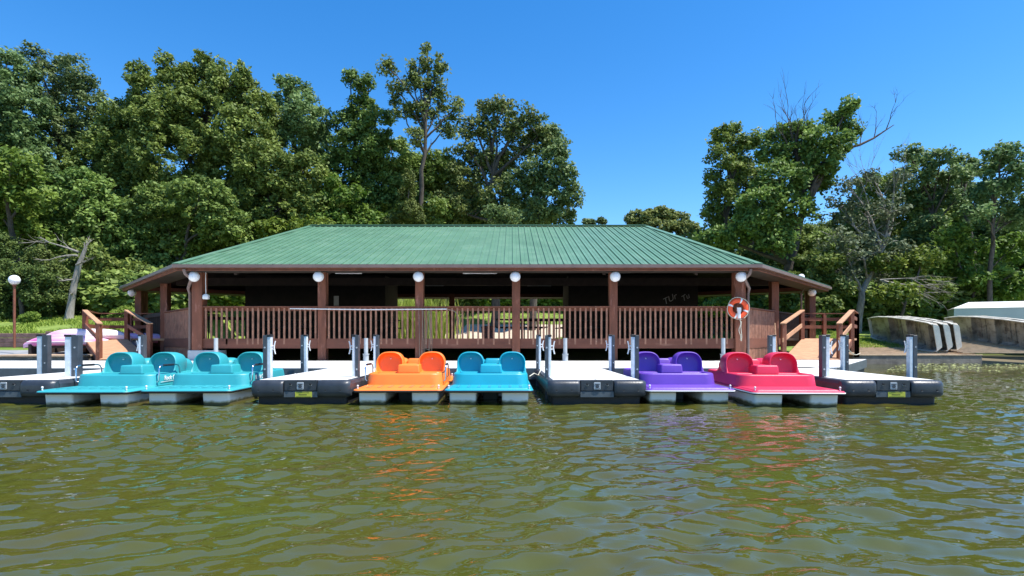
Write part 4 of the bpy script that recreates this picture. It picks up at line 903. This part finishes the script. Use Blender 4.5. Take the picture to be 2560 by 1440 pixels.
# centre group
tree(900, 40, [(875, 190, 20, 20), (905, 215, 18, 22), (922, 205, 10, 18), (905, 270, 40, 35), (870, 310, 40, 40), (940, 310, 50, 50), (900, 370, 70, 60), (860, 430, 60, 60), (930, 450, 70, 70), (880, 530, 90, 60)], 'tall oak with two small tufts on top, left of the tallest tree', 'oak', trunk=.25, dens=.9)
tree(1050, 38, [(1068, 125, 16, 16), (1100, 150, 22, 30), (1050, 160, 30, 28), (1030, 210, 30, 40), (1085, 210, 35, 40), (970, 175, 28, 24), (985, 230, 24, 34), (1010, 280, 30, 30), (1060, 280, 40, 40), (1110, 260, 18, 26), (1140, 275, 22, 32), (1120, 320, 28, 30), (1040, 340, 26, 30)],
     'tallest tree, airy with bare lower trunk, above the middle of the roof', 'olive', trunk=.22, dens=.75, clump=.5, per=50, base_px=1050, twigs=4, dspread=.7)
tree(1010, 41, [(975, 400, 70, 70), (1030, 440, 70, 60), (980, 500, 80, 60), (1090, 420, 60, 50), (1060, 530, 80, 50)], 'dense darker tree behind the bare trunk of the tallest tree', 'oak')
tree(1030, 36.8, [(1022, 450, 12, 30), (1020, 490, 22, 30), (1022, 530, 30, 30), (1045, 555, 24, 20), (985, 552, 26, 18)], 'narrow yellow green cedar above the middle of the roof', 'cedar', 'cedar', .08, size=.08, clump=.32, per=80, hang=.4, twigs=1)
tree(1235, 40, [(1210, 275, 38, 26), (1260, 268, 40, 26), (1310, 285, 36, 28), (1180, 320, 42, 32), (1240, 325, 60, 36), (1310, 330, 50, 38), (1160, 370, 40, 34), (1290, 390, 50, 40), (1200, 400, 40, 30), (1345, 350, 36, 40), (1150, 450, 50, 50), (1240, 490, 50, 40), (1120, 520, 60, 40)],
     'spreading olive topped oak with visible boughs right of the tallest tree', 'olive', trunk=.34, dens=.68, clump=.55, twigs=5)
tree(1330, 38.5, [(1350, 320, 30, 35), (1375, 350, 32, 40), (1385, 410, 36, 45), (1350, 440, 50, 45), (1405, 370, 18, 30), (1300, 480, 60, 50), (1370, 500, 50, 50), (1420, 440, 26, 34), (1430, 490, 26, 40), (1405, 540, 40, 30), (1250, 545, 60, 30), (1330, 550, 60, 30)],
     'rounded dark oak ending the middle group on its right', 'oakb', trunk=.28, dens=.85)
tree(850, 37.2, [(850, 480, 60, 40), (880, 540, 60, 30), (820, 560, 60, 30), (940, 555, 50, 25)], 'pale leaved low tree right above the roof ridge end', 'bright', size=.15, trunk=.12, dens=.8)
tree(1110, 44, [(1110, 460, 60, 60), (1160, 540, 70, 40), (1230, 420, 50, 50)], 'dark tree filling the gap between the two middle oaks', 'oak')
# distant trees
tree(1640, 62, [(1600, 545, 40, 20), (1650, 535, 45, 18), (1695, 550, 30, 22), (1640, 570, 70, 20), (1720, 575, 30, 25)], 'small distant round tree above the right half of the ridge', 'olive', dens=.8, size=.2)
tree(1490, 75, [(1475, 556, 20, 8), (1505, 552, 14, 8)], 'tiny distant tree top just above the ridge', 'oakb', size=.2)
# --- right wood
tree(1800, 37, [(1828, 322, 16, 20), (1810, 350, 36, 34), (1850, 365, 30, 30), (1880, 350, 22, 28), (1800, 400, 30, 40), (1850, 420, 30, 36), (1785, 460, 26, 40), (1820, 480, 26, 30), (1778, 520, 26, 30), (1790, 560, 26, 28)], 'leaning ivy covered tree, leftmost of the right wood', 'oak', dens=.85, trunk=.2, clump=.5)
tree(1965, 34, [(1950, 335, 40, 26), (1995, 330, 40, 26), (2045, 345, 40, 28), (1930, 380, 40, 40), (1990, 390, 60, 45), (2060, 400, 50, 40), (2090, 300, 34, 30), (2118, 275, 22, 28), (2125, 325, 24, 28), (2100, 360, 34, 30), (1950, 450, 70, 45), (2030, 450, 60, 40), (1900, 500, 60, 40), (1980, 520, 60, 50), (1880, 560, 60, 40), (1830, 590, 60, 30), (1940, 600, 50, 40), (1790, 600, 50, 25)],
     'big dark oak with bare twigs on top and a thick trunk, right of the roof', 'oak', trunk=.36, base_px=1963, dens=.9, twigs=4)
tree(2150, 33, [(2120, 470, 40, 40), (2180, 450, 40, 34), (2100, 530, 60, 40), (2170, 540, 60, 50), (2230, 520, 50, 40), (2080, 600, 50, 36), (2140, 620, 60, 40), (2220, 610, 60, 40), (2250, 450, 40, 40), (2120, 690, 60, 30), (2200, 700, 50, 30)],
     'grey green thinning tree with bare twigs and a pale trunk', 'sparse', trunk=.24, base_px=2140, dens=.36, size=.12, clump=.5, per=50, bark='barkgrey', twigs=9, dspread=.8)
tree(2300, 38, [(2270, 385, 36, 22), (2310, 400, 34, 24), (2350, 395, 30, 24), (2380, 430, 30, 26), (2290, 440, 50, 34), (2350, 470, 40, 34), (2310, 510, 50, 40), (2390, 500, 30, 26), (2330, 570, 50, 40), (2290, 620, 60, 40)], 'flat topped oak with a leaning bough in the right wood', 'oakb', dens=.72, clump=.5, twigs=4, base_px=2330)
tree(2420, 40, [(2410, 405, 36, 16), (2440, 420, 34, 20), (2400, 440, 30, 20)], 'high airy tree top between the right oaks', 'oakb', dens=.7, clump=.45, base_px=2430)
tree(2500, 34, [(2500, 385, 36, 26), (2540, 400, 36, 30), (2475, 420, 30, 30), (2520, 440, 46, 34), (2470, 480, 36, 34), (2540, 490, 40, 34), (2500, 530, 50, 30), (2570, 540, 50, 40), (2440, 530, 30, 24)], 'slender tree with a straight trunk at the right edge', 'oakb', base_px=2468, dens=.68, clump=.48, trunk=.16, twigs=4)
tree(2420, 35.5, [(2380, 590, 50, 36), (2430, 630, 50, 36), (2370, 660, 60, 36), (2440, 700, 50, 30), (2540, 620, 50, 40), (2530, 700, 60, 40)], 'fresh green young tree below the slender one', 'bright', size=.15, dens=.8, trunk=.12)
tree(2240, 31.5, [(2220, 660, 50, 30), (2270, 690, 50, 34), (2310, 640, 40, 30), (2240, 735, 60, 26), (2330, 720, 50, 30)], 'low bright green tree above the tipped rowing boats', 'bright', size=.14, dens=.8, trunk=.1)
tree(1780, 36.5, [(1760, 590, 40, 20), (1800, 620, 40, 24), (1850, 640, 50, 26), (1900, 665, 50, 30)], 'low tree peeping over the right slope of the roof', 'oak', dens=.9)
tree(2010, 32.5, [(2040, 650, 50, 34), (2000, 700, 46, 30), (2070, 720, 50, 34), (1960, 740, 50, 30), (2040, 765, 60, 20)], 'dark bushy tree behind the right eave', 'oak', size=.15, trunk=.14)
tree(1900, 40, [(1790, 740, 50, 40), (1850, 720, 60, 40), (1920, 735, 50, 40)], 'undergrowth tree seen through the right end of the pavilion', 'bright', size=.16, trunk=.14)
tree(2210, 41, [(2190, 480, 60, 50), (2260, 520, 60, 50), (2150, 560, 70, 60), (2230, 610, 80, 60), (2080, 620, 60, 50)], 'dense green oak standing behind the grey thinning tree', 'oak')
tree(2420, 43, [(2380, 480, 50, 40), (2440, 500, 60, 50), (2400, 570, 70, 60), (2500, 600, 70, 60), (2560, 560, 60, 60)], 'dense oak behind the slender tree at the right', 'oakb')
tree(1880, 41, [(1860, 440, 40, 50), (1900, 500, 60, 60), (1830, 550, 50, 50), (1930, 580, 70, 50)], 'oak filling the space behind the leaning ivy covered tree', 'oak')
tree(1800, 35, [(1770, 725, 34, 26), (1820, 745, 36, 26), (1862, 728, 30, 26), (1795, 765, 40, 20)], 'bright sapling seen between the life ring post and the fifth post', 'bright', size=.12, clump=.4, trunk=.08)
# bare branches
t = empty('dead_branches', P(1990, 340, 34), 0, 'spray of bare dark twigs sticking up from the big dark oak', 'branches'); b = MB()
for (dx, dz, L) in ((-.5, 1, 2.2), (-.15, 1, 2.6), (.1, 1, 3.0), (.35, 1, 2.7), (.0, 1, 2.0), (.6, .9, 1.5)): branch_rec(b, (dx * .8, 0, -.8), (dx * .35, 0, dz), L, .045, 2, .3, .2)
b.build('twigs', M['bark'], t)
t = empty('dead_bough', P(2090, 385, 33.8), 0, 'long bare bough reaching right out of the dark oak', 'branches'); b = MB()
pts = [Vector(P(px, py, 33.8)) - Vector(P(2090, 385, 33.8)) for px, py in ((2070, 400), (2110, 372), (2150, 362), (2185, 345), (2215, 325), (2235, 312))]
b.tube(pts, [.10, .09, .075, .06, .04, .02], 7)
for i in (1, 2, 3, 4): branch_rec(b, pts[i], (.35, 0, 1), 1.6, .035, 2, .4, .2)
b.build('bough', M['bark'], t)
t = empty('bare_twigs', P(2210, 470, 33), 0, 'bare fine twigs above the grey thinning tree', 'branches'); b = MB()
for k in range(6): branch_rec(b, (random.uniform(-1.6, 1.2), random.uniform(-.3, .3), random.uniform(-1, 0)), (random.uniform(-.3, .3), 0, 1), random.uniform(2, 3.0), .024, 2, .28, .25)
b.build('twigs', M['barkgrey'], t)
t = empty('fallen_branch', P(2200, 700, 31), 0, 'pale dead branch drooping above the tipped boats', 'branches'); b = MB()
for k in range(4): branch_rec(b, (0, 0, 0), (1, random.uniform(-.2, .2), random.uniform(-.5, .2)), 2.4, .04, 2, .35, -.15)
b.build('twigs', M['barkgrey'], t)
# dead grey snag on the left bank
bx, bY = PX(172, 27.8), 27.8; bz = float(T(bx, bY))
t = empty('dead_tree', (bx, bY, bz), 0, 'broken grey dead trunk with bare side branches on the left bank', 'dead tree')
b = MB(); zt = HZ(618, bY) - bz
pts = [(0, 0, -.3), (.02, 0, .15), (.12, 0, zt * .25), (.28, 0, zt * .5), (.5, 0, zt * .75), (.85, 0, zt)]; b.tube(pts, [.30, .19, .155, .14, .125, .07], 12)
for (dx, L) in ((.1, .6), (.3, .5), (-.2, .4)): branch_rec(b, (.8, 0, zt - .15), (dx, 0, 1), L, .05, 1, .3)
b.build('trunk', M['barkgrey'], t)
for (z, d, L) in ((zt * .93, (-1, -.1, .35), 2.1), (zt * .88, (-1, -.2, .05), 1.2), (zt * .55, (-1, -.2, .1), .7), (zt * .75, (1, -.2, .3), .7), (zt * .35, (.6, -.5, .2), .5)):
    b = MB(); branch_rec(b, (.25 * z / zt * 2.4, -.1, z), d, L, .055, 2, .4, .05); b.build('branch', M['barkgrey'], t)

# --- the deeper wood: generic trees sharing meshes
FRONT = [(20, 'the pale oak at the left edge'), (150, 'the tall airy left tree'), (300, 'the rounded left oak'), (470, 'the broad spiky topped oak'), (740, 'the leaning round topped oak'), (900, 'the oak with two tufts'), (1050, 'the tallest middle tree'),
         (1235, 'the spreading olive topped oak'), (1360, 'the rounded dark middle oak'), (1800, 'the leaning ivy covered tree'), (1965, 'the big dark right oak'), (2150, 'the grey thinning tree'), (2320, 'the flat topped right oak'), (2470, 'the slender right tree'), (2620, 'the right photo edge')]
protos = []
for v in range(3):
    t = empty('forest_tree', (0, 0, 0), 0, 'dark tree standing deep in the wood behind the front trees', 'tree', 'trees deep in the wood')
    bl = [(random.uniform(-2.2, 2.2), random.uniform(-2, 2), 2.5 + 9.0 * (k / 13), 2.6, 2.3, 1.8) for k in range(14)]
    me, C = foliage_mesh('crown', bl, M['oak' if v != 1 else 'oakb'], .62, .19, .8, 80, .6); link('crown', me, t)
    b = MB(); limb_tube(b, (0, 0, -.5), (.3, 0, 11), .28, .06, .03, 8, 7)
    for k in range(7): z = 3 + k; a = k * 2.4; limb_tube(b, (.05 * k * .5, 0, z), (math.cos(a) * 2, math.sin(a) * 2, z + 1.6), .09, .02, .1, 4, 5)
    b.build('trunk', M['bark'], t); protos.append(t)
spots = []
for k in range(15): spots.append((-46 + k * 3.5 + random.uniform(-.8, .8), 47 + random.uniform(-1, 2), random.uniform(.70, .84)))
for k in range(12): spots.append((-40 + k * 4.4 + random.uniform(-.8, .8), 54 + random.uniform(-1, 2), random.uniform(.68, .8)))
for k in range(7): spots.append((-36 + k * 3.0 + random.uniform(-.5, .5), 41 + random.uniform(-.6, .6), random.uniform(.55, .68)))
for k in range(13): spots.append((17.0 + k * 3.1 + random.uniform(-.6, .6), 42 + random.uniform(-1, 2) + .1 * k, random.uniform(.50, .62)))
for k in range(9): spots.append((24 + k * 4.2, 51 + random.uniform(-1, 2), random.uniform(.55, .66)))
FT = []
for i, (x, y, s) in enumerate(spots):
    if 1.2 < x * 38 / y < 15.3: continue
    o = protos[i] if i < 3 else copy_tree(protos[i % 3])
    FT.append((1280 + x * FOC / y, y, o)); z = float(T(x, y)); o.location = (x, y, z - .2); o.rotation_euler = (0, 0, random.uniform(0, 6.28)); o.scale = (s * 1.05, s * 1.05, s)
near = {}
for (px, y, o) in FT:
    f = min(FRONT, key=lambda q_: abs(q_[0] - px)); near.setdefault(f[1], []).append((px, y, o))
ORD = ['leftmost', 'second', 'third', 'fourth', 'fifth', 'sixth', 'seventh', 'eighth', 'ninth', 'tenth', 'eleventh', 'twelfth', 'thirteenth', 'fourteenth']
for d_, lst in near.items():
    lst.sort(key=lambda q_: q_[0])
    for k, (px, y, o) in enumerate(lst):
        o['label'] = ('dark forest tree behind ' + d_) if len(lst) == 1 else (ORD[min(k, 13)] + ' dark forest tree behind ' + d_)
# understorey hedge clumps
bush = []
for v in range(2):
    t = empty('bush', (0, 0, 0), 0, 'bush', 'bush', 'bushes under the trees')
    bl = [(random.uniform(-1.2, 1.2), random.uniform(-.6, .6), .5 + random.uniform(0, 1.0), 1.0, .8, .8) for k in range(6)]
    me, C = foliage_mesh('foliage', bl, M['oak' if v == 0 else 'bright'], .8, .15, .42, 55, .4); link('foliage', me, t)
    b = MB(); [branch_rec(b, (0, 0, 0), (random.gauss(0, .5), random.gauss(0, .3), 1), 1.4, .03, 1) for k in range(4)]; b.build('stems', M['bark'], t); bush.append(t)
BS = [(-28.0, 31.5, 1.2, 'bush behind the cedars at the far left of the bank'), (-24.6, 31.8, 1.2, 'bush behind the grassy bank, left of the dead trunk'), (-20.2, 30.6, 1.2, 'bush on the bank right of the dead trunk'), (-18.9, 33.5, 1.3, 'taller bush between dead trunk and left ramp'),
      (-17.6, 41.4, 1.3, 'bush seen under the left eave of the pavilion'), (-15.2, 42.2, 1.2, 'bush seen through the leftmost railing bay'), (17.6, 35.2, 1.3, 'bush behind the right ramp platform'), (20.2, 35.8, 1.4, 'bush behind the first tipped rowing boat'),
      (22.6, 35.5, 1.4, 'bush above the gap between the two boat rows'), (25.0, 35.6, 1.4, 'bush left of the pale trailer'), (28.0, 36.6, 1.5, 'bush behind the pale trailer'), (31.8, 37.0, 1.6, 'bush behind the trailer at the right photo edge'),
      (13.4, 37.6, 1.2, 'bush seen between the right end posts of the pavilion'), (-2.0, 46.4, 1.5, 'bush beyond the lawn behind the middle of the pavilion'), (1.8, 46.8, 1.5, 'bush beyond the lawn right of the middle'), (4.9, 46.2, 1.4, 'bush beyond the lawn behind the fifth post'), (-5.4, 46.0, 1.4, 'bush beyond the tall grass clump')]
for i, (x, y, s, lb) in enumerate(BS):
    o = bush[i] if i < 2 else copy_tree(bush[i % 2])
    o.location = (x, y, float(T(x, y)) - .1); o.scale = (s * 1.3, s, s); o.rotation_euler = (0, 0, (i * 1.7) % .9 - .4); o['label'] = lb
for (x, y, s, lb) in ((-19.0, 27.2, .33, 'tiny leafy sprig at the right foot of the dead trunk'), (-23.0, 26.6, .25, 'tiny weed clump on the grassy bank')):
    o = copy_tree(bush[1]); o.location = (x, y, float(T(x, y))); o.scale = (s,) * 3; o['label'] = lb; o['group'] = 'small weeds on the left bank'
# tall ornamental grass behind the pavilion, middle
def blades(name, pts, h, w, m, lean=.35, parent=None):
    n = len(pts); a = rng.uniform(0, 6.28, n); hh = h * rng.uniform(.6, 1.2, n); dx, dy = np.cos(a), np.sin(a); wv = np.stack([-dy, dx, np.zeros(n)], 1) * w / 2
    p = np.array(pts); mid = p + np.stack([dx * lean * hh * .3, dy * lean * hh * .3, hh * .6], 1); tip = p + np.stack([dx * lean * hh, dy * lean * hh, hh], 1)
    co = np.stack([p - wv, p + wv, mid + wv * .8, mid - wv * .8, mid - wv * .8, mid + wv * .8, tip + wv * .1, tip - wv * .1], 1).reshape(-1, 3)
    return link(name, raw_mesh(name, co, np.arange(len(co)), 4, m, False, np.repeat(np.clip(rng.normal(.5, .25, n), 0, 1), 8)), parent)
t = empty('tall_grass_clump', (-5.9, 33.2, float(T(-5.9, 33.2))), 0, 'tall bright grass clump behind the pavilion, left of the middle', 'plant')
pts = [(random.gauss(0, 1.0), random.gauss(0, .5), 0) for k in range(1500)]
blades('blades', pts, 2.5, .05, M['tallgrass'], .3, t)
# grass on bank and lawns (stuff)
pts = []
for k in range(60000):
    r = random.random()
    if r < .45: x, y = random.uniform(-27, -17.5), random.uniform(23.3, 31)
    elif r < .75: x, y = random.uniform(15.2, 19), random.uniform(26.5, 38)
    else: x, y = random.uniform(-14, 13), random.uniform(30, 46)
    if -5.3 + .28 * (y - 34) < x < 1.8 + .9 * max(0, y - 34) and y < 40.5: continue
    if r < .45 and random.random() < sstep(.45, .8, .5 + .5 * math.sin(x * 1.3 + y) * math.sin(y * 1.1 - x * .7)): continue
    pts.append((x, y, float(T(x, y))))
tag(blades('grass', pts, .13, .03, M['grass'], .5), 'short bright grass on the bank and the lawns around the pavilion', 'grass', kind='stuff')
# floating weeds by the right shore
n = 9000; x = rng.uniform(9.5, 30, n); y = rng.uniform(17.5, 24.6, n); dens_ = np.sin(x * .9 + y * .4) * np.sin(y * 1.6 - x * .3)
keep = (rng.uniform(0, 1, n) < np.clip(.55 + .5 * dens_, .08, 1) * sstep(17.5, 20.5, y)) & (x > 8.3 + (y - 13.4) * .78)
x, y = x[keep], y[keep]; n = len(x); a = rng.uniform(0, 6.28, n); s = rng.uniform(.025, .07, n)
c = np.stack([x, y, rng.uniform(.018, .03, n)], 1); u = np.stack([np.cos(a), np.sin(a), rng.normal(0, .12, n)], 1) * s[:, None]; v = np.stack([-np.sin(a), np.cos(a), rng.normal(0, .12, n)], 1) * s[:, None]
co = np.stack([c - u, c - v * .7, c + u, c + v * .7], 1).reshape(-1, 3)
tag(link('floating_weeds', raw_mesh('floating_weeds', co, np.arange(len(co)), 4, M['weed'], False, np.repeat(rng.uniform(0, 1, n), 4))), 'mat of floating green weeds by the right shore', 'water weeds', kind='stuff')
b = MB(); b.add([(PX(1988, 9) + .06 * math.cos(a) * (1 if k % 6 else .2), 9 + .05 * math.sin(a) * (1 if k % 6 else .2) - .95, .03) for k, a in enumerate(np.linspace(0, 2 * math.pi, 18, endpoint=False))], [tuple(range(18))])
tag(b.build('lily_pad', M['weed']), 'single pale green leaf floating in front of the red boat', 'leaf')
print('objects', len(bpy.data.objects))
